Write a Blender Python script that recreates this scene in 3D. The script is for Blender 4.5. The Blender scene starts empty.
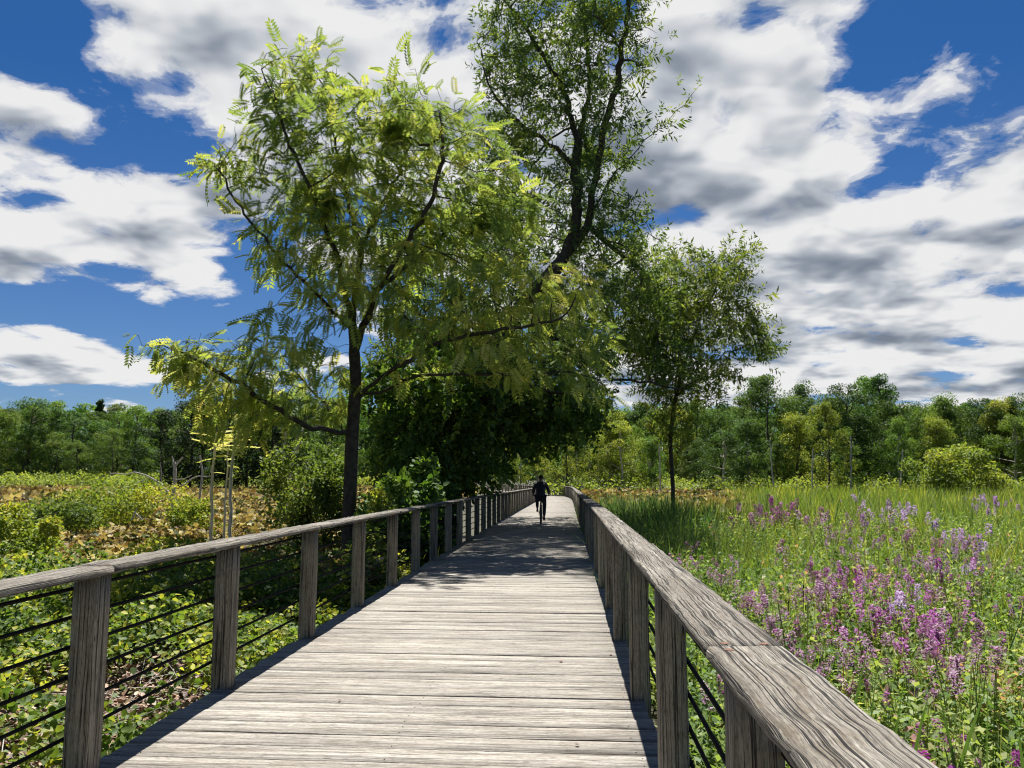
import bpy, math, random
import numpy as np
from mathutils import Vector, Matrix
R = math.radians
rng = np.random.default_rng(11)
random.seed(5)
sc = bpy.context.scene
COL = sc.collection

# ------------------------------------------------------------------ camera
H = 1.6; F = 769.0; PITCH = math.atan(93 / 769)
cam = bpy.data.objects.new('camera', bpy.data.cameras.new('camera'))
COL.objects.link(cam)
cam.location = (0, 0, H); cam.rotation_euler = (math.pi/2 + PITCH, 0, 0)
cam.data.sensor_width = 36; cam.data.lens = 36*F/1024
cam.data.clip_start = 0.05; cam.data.clip_end = 6000
sc.camera = cam

def ray(px, py):
    a = (px-512)/F; b = (384-py)/F
    return a, math.cos(PITCH)-b*math.sin(PITCH), math.sin(PITCH)+b*math.cos(PITCH)
def W(px, py, Y):
    dx, dy, dz = ray(px, py); t = Y/dy
    return np.array([dx*t, Y, H+dz*t])
def atz(px, py, z):
    dx, dy, dz = ray(px, py); t = (z-H)/dz
    return np.array([dx*t, dy*t, z])

# ------------------------------------------------------------------ helpers
def tag(o, label=None, cat=None, group=None, kind=None):
    if label: o['label'] = label
    if cat: o['category'] = cat
    if group: o['group'] = group
    if kind: o['kind'] = kind
    return o
def empty(name, loc=(0, 0, 0), rz=0.0):
    o = bpy.data.objects.new(name, None); COL.objects.link(o)
    o.location = loc; o.rotation_euler = (0, 0, rz); o.empty_display_size = 0.2
    return o
def link(name, me, parent=None):
    o = bpy.data.objects.new(name, me); COL.objects.link(o)
    if parent: o.parent = parent
    return o

def qmesh(name, V, Q, rnd=None, mat=None, uv=None, smooth=False, midx=None, mats=None):
    """quads-only mesh from arrays; rnd is a per-face random value"""
    V = np.asarray(V, np.float32); Q = np.asarray(Q, np.int32)
    me = bpy.data.meshes.new(name)
    n, m = len(V), len(Q)
    me.vertices.add(n); me.vertices.foreach_set('co', V.ravel())
    me.loops.add(m*4); me.loops.foreach_set('vertex_index', Q.ravel())
    me.polygons.add(m)
    me.polygons.foreach_set('loop_start', np.arange(m, dtype=np.int32)*4)
    me.polygons.foreach_set('loop_total', np.full(m, 4, np.int32))
    if smooth: me.polygons.foreach_set('use_smooth', np.ones(m, bool))
    if rnd is not None:
        at = me.attributes.new('rnd', 'FLOAT', 'FACE'); at.data.foreach_set('value', np.asarray(rnd, np.float32))
    if uv is not None:
        l = me.uv_layers.new(name='UVMap'); l.data.foreach_set('uv', np.asarray(uv, np.float32).ravel())
    if mats:
        for x in mats: me.materials.append(x)
    elif mat: me.materials.append(mat)
    if midx is not None: me.polygons.foreach_set('material_index', np.asarray(midx, np.int32))
    me.update(calc_edges=True)
    return me

def norm(v): return v/np.maximum(np.linalg.norm(v, axis=-1, keepdims=True), 1e-9)
def frames(d, up=None):
    """rotation matrices with x axis along d, z roughly up"""
    d = norm(d); n = len(d)
    if up is None:
        up = np.tile([0, 0, 1.0], (n, 1)) + rng.normal(0, .35, (n, 3))
    y = norm(np.cross(up, d)); z = np.cross(d, y)
    return np.stack([d, y, z], axis=2)
def inst(TV, TQ, P, Rm, S, rnd=None, jit=0.0):
    """copy template over points -> V, Q, rnd(face)"""
    TV = np.asarray(TV, float); TQ = np.asarray(TQ)
    N = len(P); K = len(TV)
    S = np.asarray(S, float)
    L = TV[None]*(S[:, None, None] if S.ndim == 1 else S[:, None, :])
    V = np.einsum('nij,nkj->nki', Rm, L)+P[:, None]
    Q = TQ[None]+(np.arange(N)*K)[:, None, None]
    if rnd is None: rnd = rng.random(N)
    r = np.repeat(rnd, len(TQ))
    if jit: r = np.clip(r+rng.normal(0, jit, len(r)), 0, 1)
    return V.reshape(-1, 3), Q.reshape(-1, 4), r
def cat(parts):
    Vs, Qs, Rs = [], [], []; o = 0
    for V, Q, r in parts:
        Vs.append(V); Qs.append(Q+o); Rs.append(r); o += len(V)
    return np.concatenate(Vs), np.concatenate(Qs), np.concatenate(Rs)
def wav(x, y, s, seed, octs=4):
    g = np.random.default_rng(seed); out = 0; a = 1; tot = 0
    for o in range(octs):
        for k in range(4):
            th = g.random()*6.283; f = (0.7+.6*g.random())*2**o/s
            out = out+a*np.sin((x*math.cos(th)+y*math.sin(th))*f*6.283+g.random()*6.283)
        tot += a*2; a *= .55
    return np.clip(.5+.5*out/tot, 0, 1)

# ------------------------------------------------------------------ materials
def newmat(name):
    m = bpy.data.materials.new(name); m.use_nodes = True
    nt = m.node_tree; nt.nodes.clear()
    return m, nt, nt.nodes.new('ShaderNodeOutputMaterial')
class NT:
    def __init__(s, nt): s.nt = nt; s.n = nt.nodes; s.l = nt.links
    def put(s, sock, v):
        if v is None: return
        if isinstance(v, bpy.types.NodeSocket): s.l.new(v, sock)
        else: sock.default_value = v
    def math(s, op, a, b=None, c=None, clamp=False):
        n = s.n.new('ShaderNodeMath'); n.operation = op; n.use_clamp = clamp
        s.put(n.inputs[0], a); s.put(n.inputs[1], b); s.put(n.inputs[2], c)
        return n.outputs[0]
    def vmath(s, op, a, b=None):
        n = s.n.new('ShaderNodeVectorMath'); n.operation = op
        s.put(n.inputs[0], a); s.put(n.inputs[1], b)
        return n.outputs[0]
    def noise(s, vec, scale, detail=4, rough=.55, dist=0., out='Fac'):
        n = s.n.new('ShaderNodeTexNoise'); s.put(n.inputs['Vector'], vec)
        s.put(n.inputs['Scale'], scale); s.put(n.inputs['Detail'], detail); s.put(n.inputs['Roughness'], rough); s.put(n.inputs['Distortion'], dist)
        return n.outputs[out]
    def ramp(s, fac, stops, interp='LINEAR'):
        n = s.n.new('ShaderNodeValToRGB'); cr = n.color_ramp; cr.interpolation = interp
        while len(cr.elements) < len(stops): cr.elements.new(.5)
        for e, (p, c) in zip(cr.elements, stops):
            e.position = p; e.color = (c, c, c, 1) if isinstance(c, (int, float)) else (*c, 1)
        s.put(n.inputs[0], fac); return n.outputs[0]
    def mix(s, fac, a, b, mode='MIX'):
        n = s.n.new('ShaderNodeMix'); n.data_type = 'RGBA'; n.blend_type = mode
        s.put(n.inputs[0], fac)
        for i, v in ((6, a), (7, b)):
            if isinstance(v, tuple) and len(v) == 3: v = (*v, 1)
            s.put(n.inputs[i], v)
        return n.outputs[2]
    def comb(s, x, y, z):
        n = s.n.new('ShaderNodeCombineXYZ')
        s.put(n.inputs[0], x); s.put(n.inputs[1], y); s.put(n.inputs[2], z); return n.outputs[0]
    def sep(s, v):
        n = s.n.new('ShaderNodeSeparateXYZ'); s.put(n.inputs[0], v); return n.outputs
    def attr(s, name):
        n = s.n.new('ShaderNodeAttribute'); n.attribute_name = name; return n.outputs['Fac']
    def pos(s): return s.n.new('ShaderNodeNewGeometry').outputs['Position']
    def objrand(s): return s.n.new('ShaderNodeObjectInfo').outputs['Random']

GAIN = {'walnut_leaf': (4.9, 3.5, 3.9), 'willow_leaf': (3.0, 2.5, 2.5), 'dense_leaf': (3.7, 3.0, 2.8), 'broad_leaf': (2.3, 1.8, 1.7), 'forest_leaf_dark': (2.5, 2.1, 1.9), 'forest_leaf_mid': (2.3, 1.95, 1.9), 'forest_leaf_light': (2.0, 1.5, 1.8),
        'shrub_leaf': (1.8, 1.45, 1.9), 'vine_leaf': (2.5, 1.6, 1.9), 'lotus_leaf': (.9, .84, .8), 'marsh_grass': (1.65, 1.25, 1.5), 'sedge_blade': (2.6, 2.1, 2.2), 'forb_leaf': (1.6, 1.35, 2.4)}
def leaf_mat(name, stops, trans=.45, tint=(1.25, 1.35, .55), gloss=.02, patch=0., objvar=0., rough=.6):
    G = GAIN.get(name, (1, 1, 1)); stops = [(p, tuple(min(.62, x*y) for x, y in zip(c, G))) for p, c in stops]
    m, nt, out = newmat(name); t = NT(nt)
    fac = t.attr('rnd')
    if patch:
        p = t.noise(t.pos(), patch, 2)
        fac = t.math('ADD', fac, t.math('MULTIPLY_ADD', p, 1.1, -.55), clamp=True)
    c = t.ramp(fac, stops)
    if objvar:
        hs = t.n.new('ShaderNodeHueSaturation')
        t.put(hs.inputs['Color'], c)
        r = t.objrand()
        t.put(hs.inputs['Hue'], t.math('MULTIPLY_ADD', r, .05*objvar, .5-.025*objvar))
        t.put(hs.inputs['Value'], t.math('MULTIPLY_ADD', t.math('FRACT', t.math('MULTIPLY', r, 7.31)), .7*objvar, 1-.35*objvar))
        c = hs.outputs[0]
    d = t.n.new('ShaderNodeBsdfDiffuse'); t.put(d.inputs[0], c)
    tr = t.n.new('ShaderNodeBsdfTranslucent'); t.put(tr.inputs[0], t.mix(1.0, c, tint, 'MULTIPLY'))
    g = t.n.new('ShaderNodeBsdfGlossy'); g.inputs['Roughness'].default_value = rough; g.inputs[0].default_value = (.9, .95, 1, 1)
    m1 = t.n.new('ShaderNodeMixShader'); m1.inputs[0].default_value = trans
    t.l.new(d.outputs[0], m1.inputs[1]); t.l.new(tr.outputs[0], m1.inputs[2])
    m2 = t.n.new('ShaderNodeMixShader'); m2.inputs[0].default_value = gloss
    t.l.new(m1.outputs[0], m2.inputs[1]); t.l.new(g.outputs[0], m2.inputs[2])
    t.l.new(m2.outputs[0], out.inputs[0])
    return m

def wood_mat(name, cols, grain=42., crack=.5, bump=.35, stain=.5, tonev=.3):
    """weathered timber; uv in metres, u along the grain"""
    m, nt, out = newmat(name); t = NT(nt)
    uv = t.n.new('ShaderNodeUVMap').outputs[0]; s = t.sep(uv); r = t.attr('rnd')
    ro = t.math('MULTIPLY', r, 73.)
    wob = t.noise(t.comb(t.math('MULTIPLY', s[0], 1.6), t.math('MULTIPLY', s[1], 3.), ro), 1., 3)
    v = t.math('ADD', s[1], t.math('MULTIPLY', wob, .014))
    g1 = t.noise(t.comb(t.math('MULTIPLY', s[0], .9), t.math('MULTIPLY', v, grain), ro), 1., 6, .68)
    g2 = t.noise(t.comb(t.math('MULTIPLY', s[0], 14.), t.math('MULTIPLY', v, grain*4), ro), 1., 3, .65)
    g3 = t.noise(t.comb(t.math('MULTIPLY', s[0], 1.2), t.math('MULTIPLY', s[1], 9.), ro), 1., 3, .6)
    cn = t.noise(t.comb(t.math('MULTIPLY', s[0], .45), t.math('MULTIPLY', v, grain*.62), t.math('ADD', ro, 31.)), 1., 3, .6)
    # cracks: thin lines where the noise crosses its middle, broken up along the board
    cl = t.math('ABSOLUTE', t.math('SUBTRACT', cn, .5))
    where = t.ramp(t.noise(t.comb(t.math('MULTIPLY', s[0], 1.3), t.math('MULTIPLY', v, grain*.45), t.math('ADD', ro, 57.)), 1., 2), [(.37, 1.), (.47, 0.)])
    ck = t.math('ADD', t.ramp(cl, [(.010, 0.), (.034, 1.)]), where, clamp=True)
    ck0 = ck
    ck = t.math('MULTIPLY_ADD', ck, crack, 1-crack)
    fac = t.math('ADD', t.math('MULTIPLY', g1, .5), t.math('ADD', t.math('MULTIPLY', g2, .25), t.math('MULTIPLY', g3, .25)))
    base = t.ramp(fac, cols)
    tone = t.math('MULTIPLY_ADD', t.math('FRACT', t.math('MULTIPLY', r, 13.7)), tonev, 1-tonev*.5)
    base = t.mix(1., base, t.comb(tone, tone, t.math('MULTIPLY', tone, .98)), 'MULTIPLY')
    st = t.noise(t.comb(t.math('MULTIPLY', s[0], 5.), t.math('MULTIPLY', s[1], 22.), ro), 1., 6, .75)
    base = t.mix(t.math('MULTIPLY', t.ramp(st, [(.50, 0.), (.66, 1.)]), stain), base, (.10, .078, .052))
    gr = t.noise(t.comb(t.math('MULTIPLY', s[0], 26.), t.math('MULTIPLY', s[1], 210.), ro), 1., 3, .7)
    base = t.mix(1., base, t.ramp(gr, [(.34, .5), (.47, .97), (.62, 1.18)]), 'MULTIPLY')
    fl = t.noise(t.comb(t.math('MULTIPLY', s[0], 9.), t.math('MULTIPLY', s[1], 60.), t.math('ADD', ro, 11.)), 1., 2, .5)
    base = t.mix(1., base, t.ramp(fl, [(.25, .3), (.33, 1.)]), 'MULTIPLY')
    base = t.mix(1., base, ck, 'MULTIPLY')
    p = t.n.new('ShaderNodeBsdfPrincipled'); t.put(p.inputs['Base Color'], base)
    p.inputs['Roughness'].default_value = .82; p.inputs['Specular IOR Level'].default_value = .25
    b = t.n.new('ShaderNodeBump'); b.inputs['Strength'].default_value = bump; b.inputs['Distance'].default_value = .006
    hgt = t.math('ADD', t.math('MULTIPLY', g1, .5), t.math('ADD', t.math('MULTIPLY', g2, .35), ck0))
    t.put(b.inputs['Height'], hgt); t.l.new(b.outputs[0], p.inputs['Normal'])
    t.l.new(p.outputs[0], out.inputs[0]); return m

def simple_mat(name, c, rough=.6, metal=0., noise=0., scale=20., bump=0., c2=None, spec=.5):
    m, nt, out = newmat(name); t = NT(nt)
    p = t.n.new('ShaderNodeBsdfPrincipled')
    nz = t.noise(t.pos(), scale, 4, .6)
    col = t.mix(t.ramp(nz, [(.3, 0.), (.7, 1.)]), tuple(x*(1-noise) for x in c) if c2 is None else c2, c)
    t.put(p.inputs['Base Color'], col); p.inputs['Roughness'].default_value = rough; p.inputs['Metallic'].default_value = metal
    p.inputs['Specular IOR Level'].default_value = spec
    if bump:
        b = t.n.new('ShaderNodeBump'); b.inputs['Strength'].default_value = bump; b.inputs['Distance'].default_value = .02
        t.put(b.inputs['Height'], nz); t.l.new(b.outputs[0], p.inputs['Normal'])
    t.l.new(p.outputs[0], out.inputs[0]); return m

M = {}
M['deck'] = wood_mat('deck_wood', [(.3, (.09, .077, .062)), (.42, (.20, .178, .15)), (.54, (.31, .285, .25)), (.68, (.47, .45, .415))], 75, .7, .45, .55)
M['cap'] = wood_mat('cap_wood', [(.3, (.03, .025, .019)), (.43, (.105, .09, .072)), (.53, (.21, .19, .16)), (.66, (.45, .425, .38))], 95, .96, 1., .8, .2)
M['post'] = wood_mat('post_wood', [(.3, (.075, .062, .042)), (.44, (.21, .18, .13)), (.56, (.31, .275, .21)), (.68, (.43, .40, .32))], 70, .85, .7, .55)
M['rust'] = simple_mat('rust', (.17, .085, .05), .9, 0, .5, 60)
M['cable'] = simple_mat('dark_rod', (.010, .009, .008), .85, 0, .4, 30, spec=.15)
M['bark'] = simple_mat('bark', (.13, .11, .085), .95, 0, .7, 14, .6, spec=.1)
M['darkbark'] = simple_mat('dark_bark', (.105, .088, .07), .95, 0, .6, 10, .6, spec=.1)
M['palebark'] = simple_mat('pale_bark', (.60, .56, .47), .9, 0, .35, 6, .3, spec=.1)
M['dead'] = simple_mat('dead_wood', (.50, .47, .42), .9, 0, .4, 8, .2, spec=.1)
M['walnut'] = leaf_mat('walnut_leaf', [(.0, (.03, .065, .012)), (.45, (.07, .12, .018)), (.8, (.14, .17, .028)), (.93, (.24, .22, .05)), (1, (.22, .14, .04))], .42, (1.1, 1.1, .9), .02, .45)
M['willow'] = leaf_mat('willow_leaf', [(0, (.020, .042, .012)), (.6, (.042, .078, .02)), (1, (.085, .125, .035))], .38, (1.3, 1.3, .5), .02, .3)
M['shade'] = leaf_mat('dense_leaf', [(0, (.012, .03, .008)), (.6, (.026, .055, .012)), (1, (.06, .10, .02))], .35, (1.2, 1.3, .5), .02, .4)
M['broad'] = leaf_mat('broad_leaf', [(0, (.03, .06, .012)), (.6, (.06, .105, .02)), (1, (.12, .16, .035))], .42, (1.3, 1.35, .7), .02, .4)
M['f_dark'] = leaf_mat('forest_leaf_dark', [(0, (.016, .036, .01)), (.6, (.03, .062, .014)), (1, (.06, .10, .02))], .3, (1.2, 1.3, .5), .02, 0, .8)
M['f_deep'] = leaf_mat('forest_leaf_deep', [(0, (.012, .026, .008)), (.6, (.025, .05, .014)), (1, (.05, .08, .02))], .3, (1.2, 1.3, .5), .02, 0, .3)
M['f_mid'] = leaf_mat('forest_leaf_mid', [(0, (.028, .06, .012)), (.6, (.055, .105, .018)), (1, (.11, .16, .03))], .35, (1.2, 1.3, .5), .02, 0, .8)
M['f_light'] = leaf_mat('forest_leaf_light', [(0, (.06, .11, .015)), (.6, (.12, .19, .022)), (1, (.22, .27, .04))], .42, (1.25, 1.3, .7), .02, 0, .6)
M['shrub'] = leaf_mat('shrub_leaf', [(0, (.05, .10, .012)), (.6, (.13, .20, .02)), (1, (.28, .30, .03))], .42, (1.25, 1.3, .7), .02, .5)
M['vine'] = leaf_mat('vine_leaf', [(0, (.025, .07, .012)), (.5, (.06, .13, .018)), (.8, (.16, .23, .03)), (.95, (.45, .45, .04)), (1, (.5, .44, .05))], .45, (1.3, 1.4, .7), .02, .9)
M['litter'] = leaf_mat('litter_leaf', [(0, (.08, .04, .022)), (.5, (.22, .12, .075)), (.8, (.38, .25, .16)), (1, (.12, .12, .03))], .1, (1, 1, 1), .04, 1.2)
M['lotus'] = leaf_mat('lotus_leaf', [(0, (.05, .085, .02)), (.2, (.13, .17, .035)), (.36, (.14, .085, .035)), (.6, (.31, .25, .10)), (.8, (.47, .41, .19)), (1, (.55, .53, .30))], .32, (1.2, 1.1, .6), .02, .22)
M['grass'] = leaf_mat('marsh_grass', [(0, (.035, .085, .012)), (.4, (.085, .165, .02)), (.75, (.20, .27, .03)), (.93, (.36, .36, .07)), (1, (.42, .36, .15))], .5, (1.25, 1.3, .7), .02, .3)
M['sedge'] = leaf_mat('sedge_blade', [(0, (.018, .05, .014)), (.6, (.04, .095, .022)), (1, (.12, .17, .05))], .4, (1.2, 1.3, .6), .02, .3)
M['forb'] = leaf_mat('forb_leaf', [(0, (.035, .085, .012)), (.45, (.09, .165, .02)), (.85, (.18, .25, .04)), (.98, (.28, .32, .08)), (1, (.26, .16, .07))], .45, (1.3, 1.35, .7), .02, .7)
M['cattail'] = leaf_mat('cattail_blade', [(0, (.07, .13, .03)), (.6, (.14, .21, .06)), (1, (.30, .32, .12))], .4, (1.2, 1.3, .6), .02, 0)
M['stem'] = simple_mat('plant_stem', (.16, .12, .05), .8, 0, .4, 8)
M['seed'] = simple_mat('seed_head', (.05, .028, .016), .95, 0, .4, 40)
M['magenta'] = leaf_mat('magenta_petal', [(0, (.22, .035, .19)), (.6, (.36, .07, .31)), (1, (.50, .18, .42))], .35, (1.1, .9, 1.1), .03)
M['mauve'] = leaf_mat('mauve_petal', [(0, (.20, .08, .15)), (.6, (.32, .15, .26)), (1, (.44, .28, .36))], .35, (1.1, .9, 1.05), .03)
M['lilac'] = leaf_mat('lilac_petal', [(0, (.26, .14, .30)), (.6, (.40, .25, .46)), (1, (.56, .42, .60))], .35, (1.1, .95, 1.1), .03)

def ground_mat():
    m, nt, out = newmat('marsh_ground'); t = NT(nt); p = t.pos()
    n = t.noise(p, .35, 6, .6); n2 = t.noise(p, 9., 4, .6)
    c = t.ramp(n, [(.3, (.022, .02, .012)), (.5, (.035, .045, .014)), (.7, (.06, .06, .022))])
    c = t.mix(.5, c, t.ramp(n2, [(.3, (.015, .012, .008)), (.7, (.08, .06, .035))]))
    b = t.n.new('ShaderNodeBsdfPrincipled'); t.put(b.inputs['Base Color'], c); b.inputs['Roughness'].default_value = .95
    bm = t.n.new('ShaderNodeBump'); bm.inputs['Strength'].default_value = .6; t.put(bm.inputs['Height'], n2); t.l.new(bm.outputs[0], b.inputs['Normal'])
    t.l.new(b.outputs[0], out.inputs[0]); return m
def water_mat():
    m, nt, out = newmat('pond_water'); t = NT(nt)
    b = t.n.new('ShaderNodeBsdfPrincipled'); b.inputs['Base Color'].default_value = (.05, .055, .04, 1); b.inputs['Roughness'].default_value = .08
    bm = t.n.new('ShaderNodeBump'); bm.inputs['Strength'].default_value = .15; bm.inputs['Distance'].default_value = .02
    t.put(bm.inputs['Height'], t.noise(t.pos(), 5., 3)); t.l.new(bm.outputs[0], b.inputs['Normal'])
    t.l.new(b.outputs[0], out.inputs[0]); return m
M['ground'] = ground_mat(); M['water'] = water_mat()

# ------------------------------------------------------------------ sky and sun
SUN_EL, SUN_AZ = R(63), R(1.5)     # azimuth measured from +Y towards +X
def build_world():
    w = bpy.data.worlds.new('World'); sc.world = w; w.use_nodes = True
    nt = w.node_tree; nt.nodes.clear(); t = NT(nt)
    sky = t.n.new('ShaderNodeTexSky'); sky.sky_type = 'NISHITA'; sky.sun_disc = False
    sky.sun_elevation = SUN_EL; sky.sun_rotation = SUN_AZ
    sky.air_density = 1.0; sky.dust_density = .3; sky.ozone_density = 3.0; sky.altitude = 200
    # cloud density as a function of the view direction
    q = t
    tc = t.n.new('ShaderNodeTexCoord').outputs['Generated']
    def plane(v):
        s = q.sep(v); zz = q.math('ADD', q.math('MAXIMUM', s[2], 0.), .16)
        return q.comb(q.math('DIVIDE', s[0], zz), q.math('DIVIDE', s[1], zz), 0.)
    def base(v, fine):
        n1 = q.noise(q.vmath('ADD', v, (3.1, 7.7, 0)), 2.3, 3 if fine else 2, .5, .2)
        w = q.noise(v, 3., 3, .5, 0., 'Color')
        v2 = q.vmath('ADD', v, q.vmath('MULTIPLY', w, (.35, .35, 0.)))
        vo = q.n.new('ShaderNodeTexVoronoi'); vo.feature = 'SMOOTH_F1'; vo.inputs['Scale'].default_value = 3.4; vo.inputs['Smoothness'].default_value = .8
        vo.voronoi_dimensions = '2D'; q.l.new(v2, vo.inputs['Vector'])
        puff = q.math('SUBTRACT', .5, vo.outputs['Distance'])
        n3 = q.noise(q.vmath('ADD', v, (5.3, 2.2, 4)), 7., 7 if fine else 2, .62, .3)
        r = q.math('ADD', q.math('MULTIPLY_ADD', n1, 1.3, -.65), q.math('MULTIPLY', puff, .55))
        return q.math('ADD', r, q.math('MULTIPLY_ADD', n3, .75, -.375))
    pv = plane(tc)
    sv = (math.cos(SUN_EL)*math.sin(SUN_AZ), math.cos(SUN_EL)*math.cos(SUN_AZ), math.sin(SUN_EL))
    pv2 = plane(t.vmath('NORMALIZE', t.vmath('ADD', tc, tuple(x*.045 for x in sv))))
    s = q.sep(tc)
    az = q.math('ARCTAN2', s[0], s[1]); el = q.math('ARCSINE', s[2])
    b0 = base(pv, True); b1 = base(pv2, False)
    dens = b0
    # (px, py, rx, ry, amp) of the photograph turned into azimuth / elevation
    BL = [(70, 205, 185, 100, .36), (210, 235, 80, 75, .2), (40, 130, 90, 45, .12), (330, 60, 210, 110, .36), (140, 40, 90, 45, .16), (480, 140, 130, 120, .22),
          (50, 365, 120, 45, .26), (10, 320, 40, 20, .1), (300, 372, 90, 25, .12),
          (780, 90, 170, 120, .36), (700, 190, 110, 130, .3), (800, 270, 190, 90, .34), (930, 250, 150, 70, .28), (960, 320, 140, 50, .22),
          (1010, 160, 70, 50, .26), (840, 375, 130, 24, .2), (700, 375, 130, 40, .2), (990, 385, 110, 22, .3), (880, 372, 60, 12, .15), (760, 372, 80, 26, .2), (90, 372, 110, 30, .2), (900, 130, 70, 45, .12), (560, 300, 130, 80, .2), (430, 400, 120, 60, .1),
          (45, 45, 75, 50, -.30), (190, 155, 62, 24, -.34), (120, 118, 50, 20, -.08), (120, 312, 180, 24, -.45), (260, 320, 60, 40, -.35), (40, 405, 60, 12, -.1), (200, 396, 330, 9, -.3),
          (640, 20, 75, 50, -.26), (980, 60, 110, 75, -.34), (900, 170, 75, 24, -.14), (900, 10, 60, 30, -.1), (722, 145, 32, 14, -.26), (850, 208, 40, 14, -.24), (900, 355, 120, 13, -.18), (930, 385, 60, 12, -.14), (800, 352, 50, 12, -.14)]
    acc = None
    for px, py, rx, ry, amp in BL:
        d0 = ray(px, py); a0 = math.atan2(d0[0], d0[1]); e0 = math.atan2(d0[2], math.hypot(d0[0], d0[1]))
        k = 1/math.cos(math.atan(math.hypot(px-512, 384-py)/F))
        ra = rx/F/k**1.2; re = ry/F/k**1.2
        u = q.math('MULTIPLY', q.math('SUBTRACT', az, a0), 1/ra); v = q.math('MULTIPLY', q.math('SUBTRACT', el, e0), 1/re)
        r2 = q.math('ADD', q.math('MULTIPLY', u, u), q.math('MULTIPLY', v, v))
        b = q.math('MULTIPLY', q.math('DIVIDE', 1.0, q.math('ADD', 1.0, q.math('MULTIPLY', r2, r2))), amp)
        acc = b if acc is None else q.math('ADD', acc, b)
    d0 = q.math('ADD', dens, q.math('MULTIPLY_ADD', q.math('MINIMUM', acc, .5), .95, -.20))
    cover = t.ramp(d0, [(-.02 + .02, 0.), (.06, .22), (.12, .75), (.20, 1.)], 'EASE')
    thick = t.math('MULTIPLY', t.math('SUBTRACT', d0, .15), 1.8, clamp=True)
    toward = t.math('MULTIPLY', t.math('SUBTRACT', b1, b0), 2.1)
    sh = t.math('ADD', t.math('MULTIPLY', thick, .9), toward, clamp=True)
    ccol = t.ramp(sh, [(0., (1.0, 1.0, 1.0)), (.15, (.90, .91, .93)), (.4, (.60, .64, .70)), (.75, (.32, .365, .44)), (1., (.23, .27, .34))])
    skyc = t.mix(1., sky.outputs[0], t.mix(t.math('MULTIPLY', el, 2.2, clamp=True), (.34, .42, .56), (.12, .31, .52)), 'MULTIPLY')
    # clouds share the sky's physical scale: white cloud about eight times the blue
    cl = t.vmath('SCALE', ccol, None); cl.node.inputs['Scale'].default_value = CLOUD
    col = t.mix(cover, skyc, cl)
    bg = t.n.new('ShaderNodeBackground'); t.put(bg.inputs[0], col); bg.inputs[1].default_value = SKY
    o = t.n.new('ShaderNodeOutputWorld'); t.l.new(bg.outputs[0], o.inputs[0])
    w.cycles.sampling_method = 'MANUAL'; w.cycles.sample_map_resolution = 512
SKY = .06; CLOUD = 6.1
build_world()
sl = bpy.data.lights.new('sun', 'SUN'); sl.energy = 5.0; sl.angle = R(.53); sl.color = (1, .965, .91)
so = bpy.data.objects.new('sun', sl); COL.objects.link(so)
sdir = Vector((math.cos(SUN_EL)*math.sin(SUN_AZ), math.cos(SUN_EL)*math.cos(SUN_AZ), math.sin(SUN_EL)))
so.rotation_euler = sdir.to_track_quat('Z', 'Y').to_euler(); so.location = (0, 0, 40)
sc.view_settings.view_transform = 'Standard'; sc.view_settings.look = 'None'; sc.view_settings.gamma = 1
sc.view_settings.exposure = 1.2

# ------------------------------------------------------------------ ground and water
GZ = -1.0
def sheet(name, x0, x1, y0, y1, z, nx, ny, mat, amp=0.):
    xs = np.linspace(x0, x1, nx); ys = np.linspace(y0, y1, ny)
    X, Y = np.meshgrid(xs, ys); Z = np.full(X.shape, z)
    if amp: Z = Z+amp*(wav(X, Y, 14, 3)-.5)
    V = np.stack([X, Y, Z], -1).reshape(-1, 3)
    i = np.arange(ny-1)[:, None]*nx+np.arange(nx-1)[None]
    Q = np.stack([i, i+1, i+1+nx, i+nx], -1).reshape(-1, 4)
    return qmesh(name, V, Q, None, mat)
o = link('ground', sheet('ground', -2500, 2500, -300, 4700, GZ, 60, 60, M['ground'])); tag(o, kind='structure')
def blob_sheet(name, pts, z, mat):
    # closed outline filled as a fan of quads
    c = np.mean(pts, 0); n = len(pts); V = [(c[0], c[1], z)]+[(p[0], p[1], z) for p in pts]
    Q = [(0, 1+i, 1+(i+1) % n, 1+(i+2) % n) for i in range(0, n, 2)]
    return qmesh(name, V, Q, None, mat)
th = np.linspace(0, 2*math.pi, 24, endpoint=False)
wp = atz(200, 566, GZ)
pts = np.stack([wp[0]+3.2*np.cos(th)*(1+.2*np.sin(3*th)), wp[1]+2.4*np.sin(th)*(1+.2*np.cos(2*th))], 1)
o = link('water', blob_sheet('water', pts, GZ+.006, M['water'])); tag(o, kind='structure')

# ------------------------------------------------------------------ boardwalk centre line
CL = np.array([(-1.25, -4, 0), (-1.06, 0, 0), (-.46, 8.5, 0), (0.0, 15, -.03), (.7, 25, -.09), (1.76, 40, -.2), (3.75, 68, -.42), (4.25, 80, -.48), (3.9, 92, -.52), (2.5, 104, -.55), (-.2, 116, -.55), (-4.6, 127, -.55), (-10.5, 136, -.55), (-18, 144, -.55)], float)
def catmull(P, step):
    out = []
    for i in range(len(P)-1):
        p0 = P[max(i-1, 0)]; p1 = P[i]; p2 = P[i+1]; p3 = P[min(i+2, len(P)-1)]
        n = max(2, int(np.linalg.norm(p2-p1)/.5))
        for k in range(n):
            t = k/n
            out.append(.5*((2*p1)+(-p0+p2)*t+(2*p0-5*p1+4*p2-p3)*t*t+(-p0+3*p1-3*p2+p3)*t**3))
    out.append(P[-1]); out = np.array(out)
    L = np.concatenate([[0], np.cumsum(np.linalg.norm(np.diff(out, axis=0), axis=1))])
    return L, out
CLs, CLp = catmull(CL, .5)
def cpos(s):
    return np.array([np.interp(s, CLs, CLp[:, k]) for k in range(3)])
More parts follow.
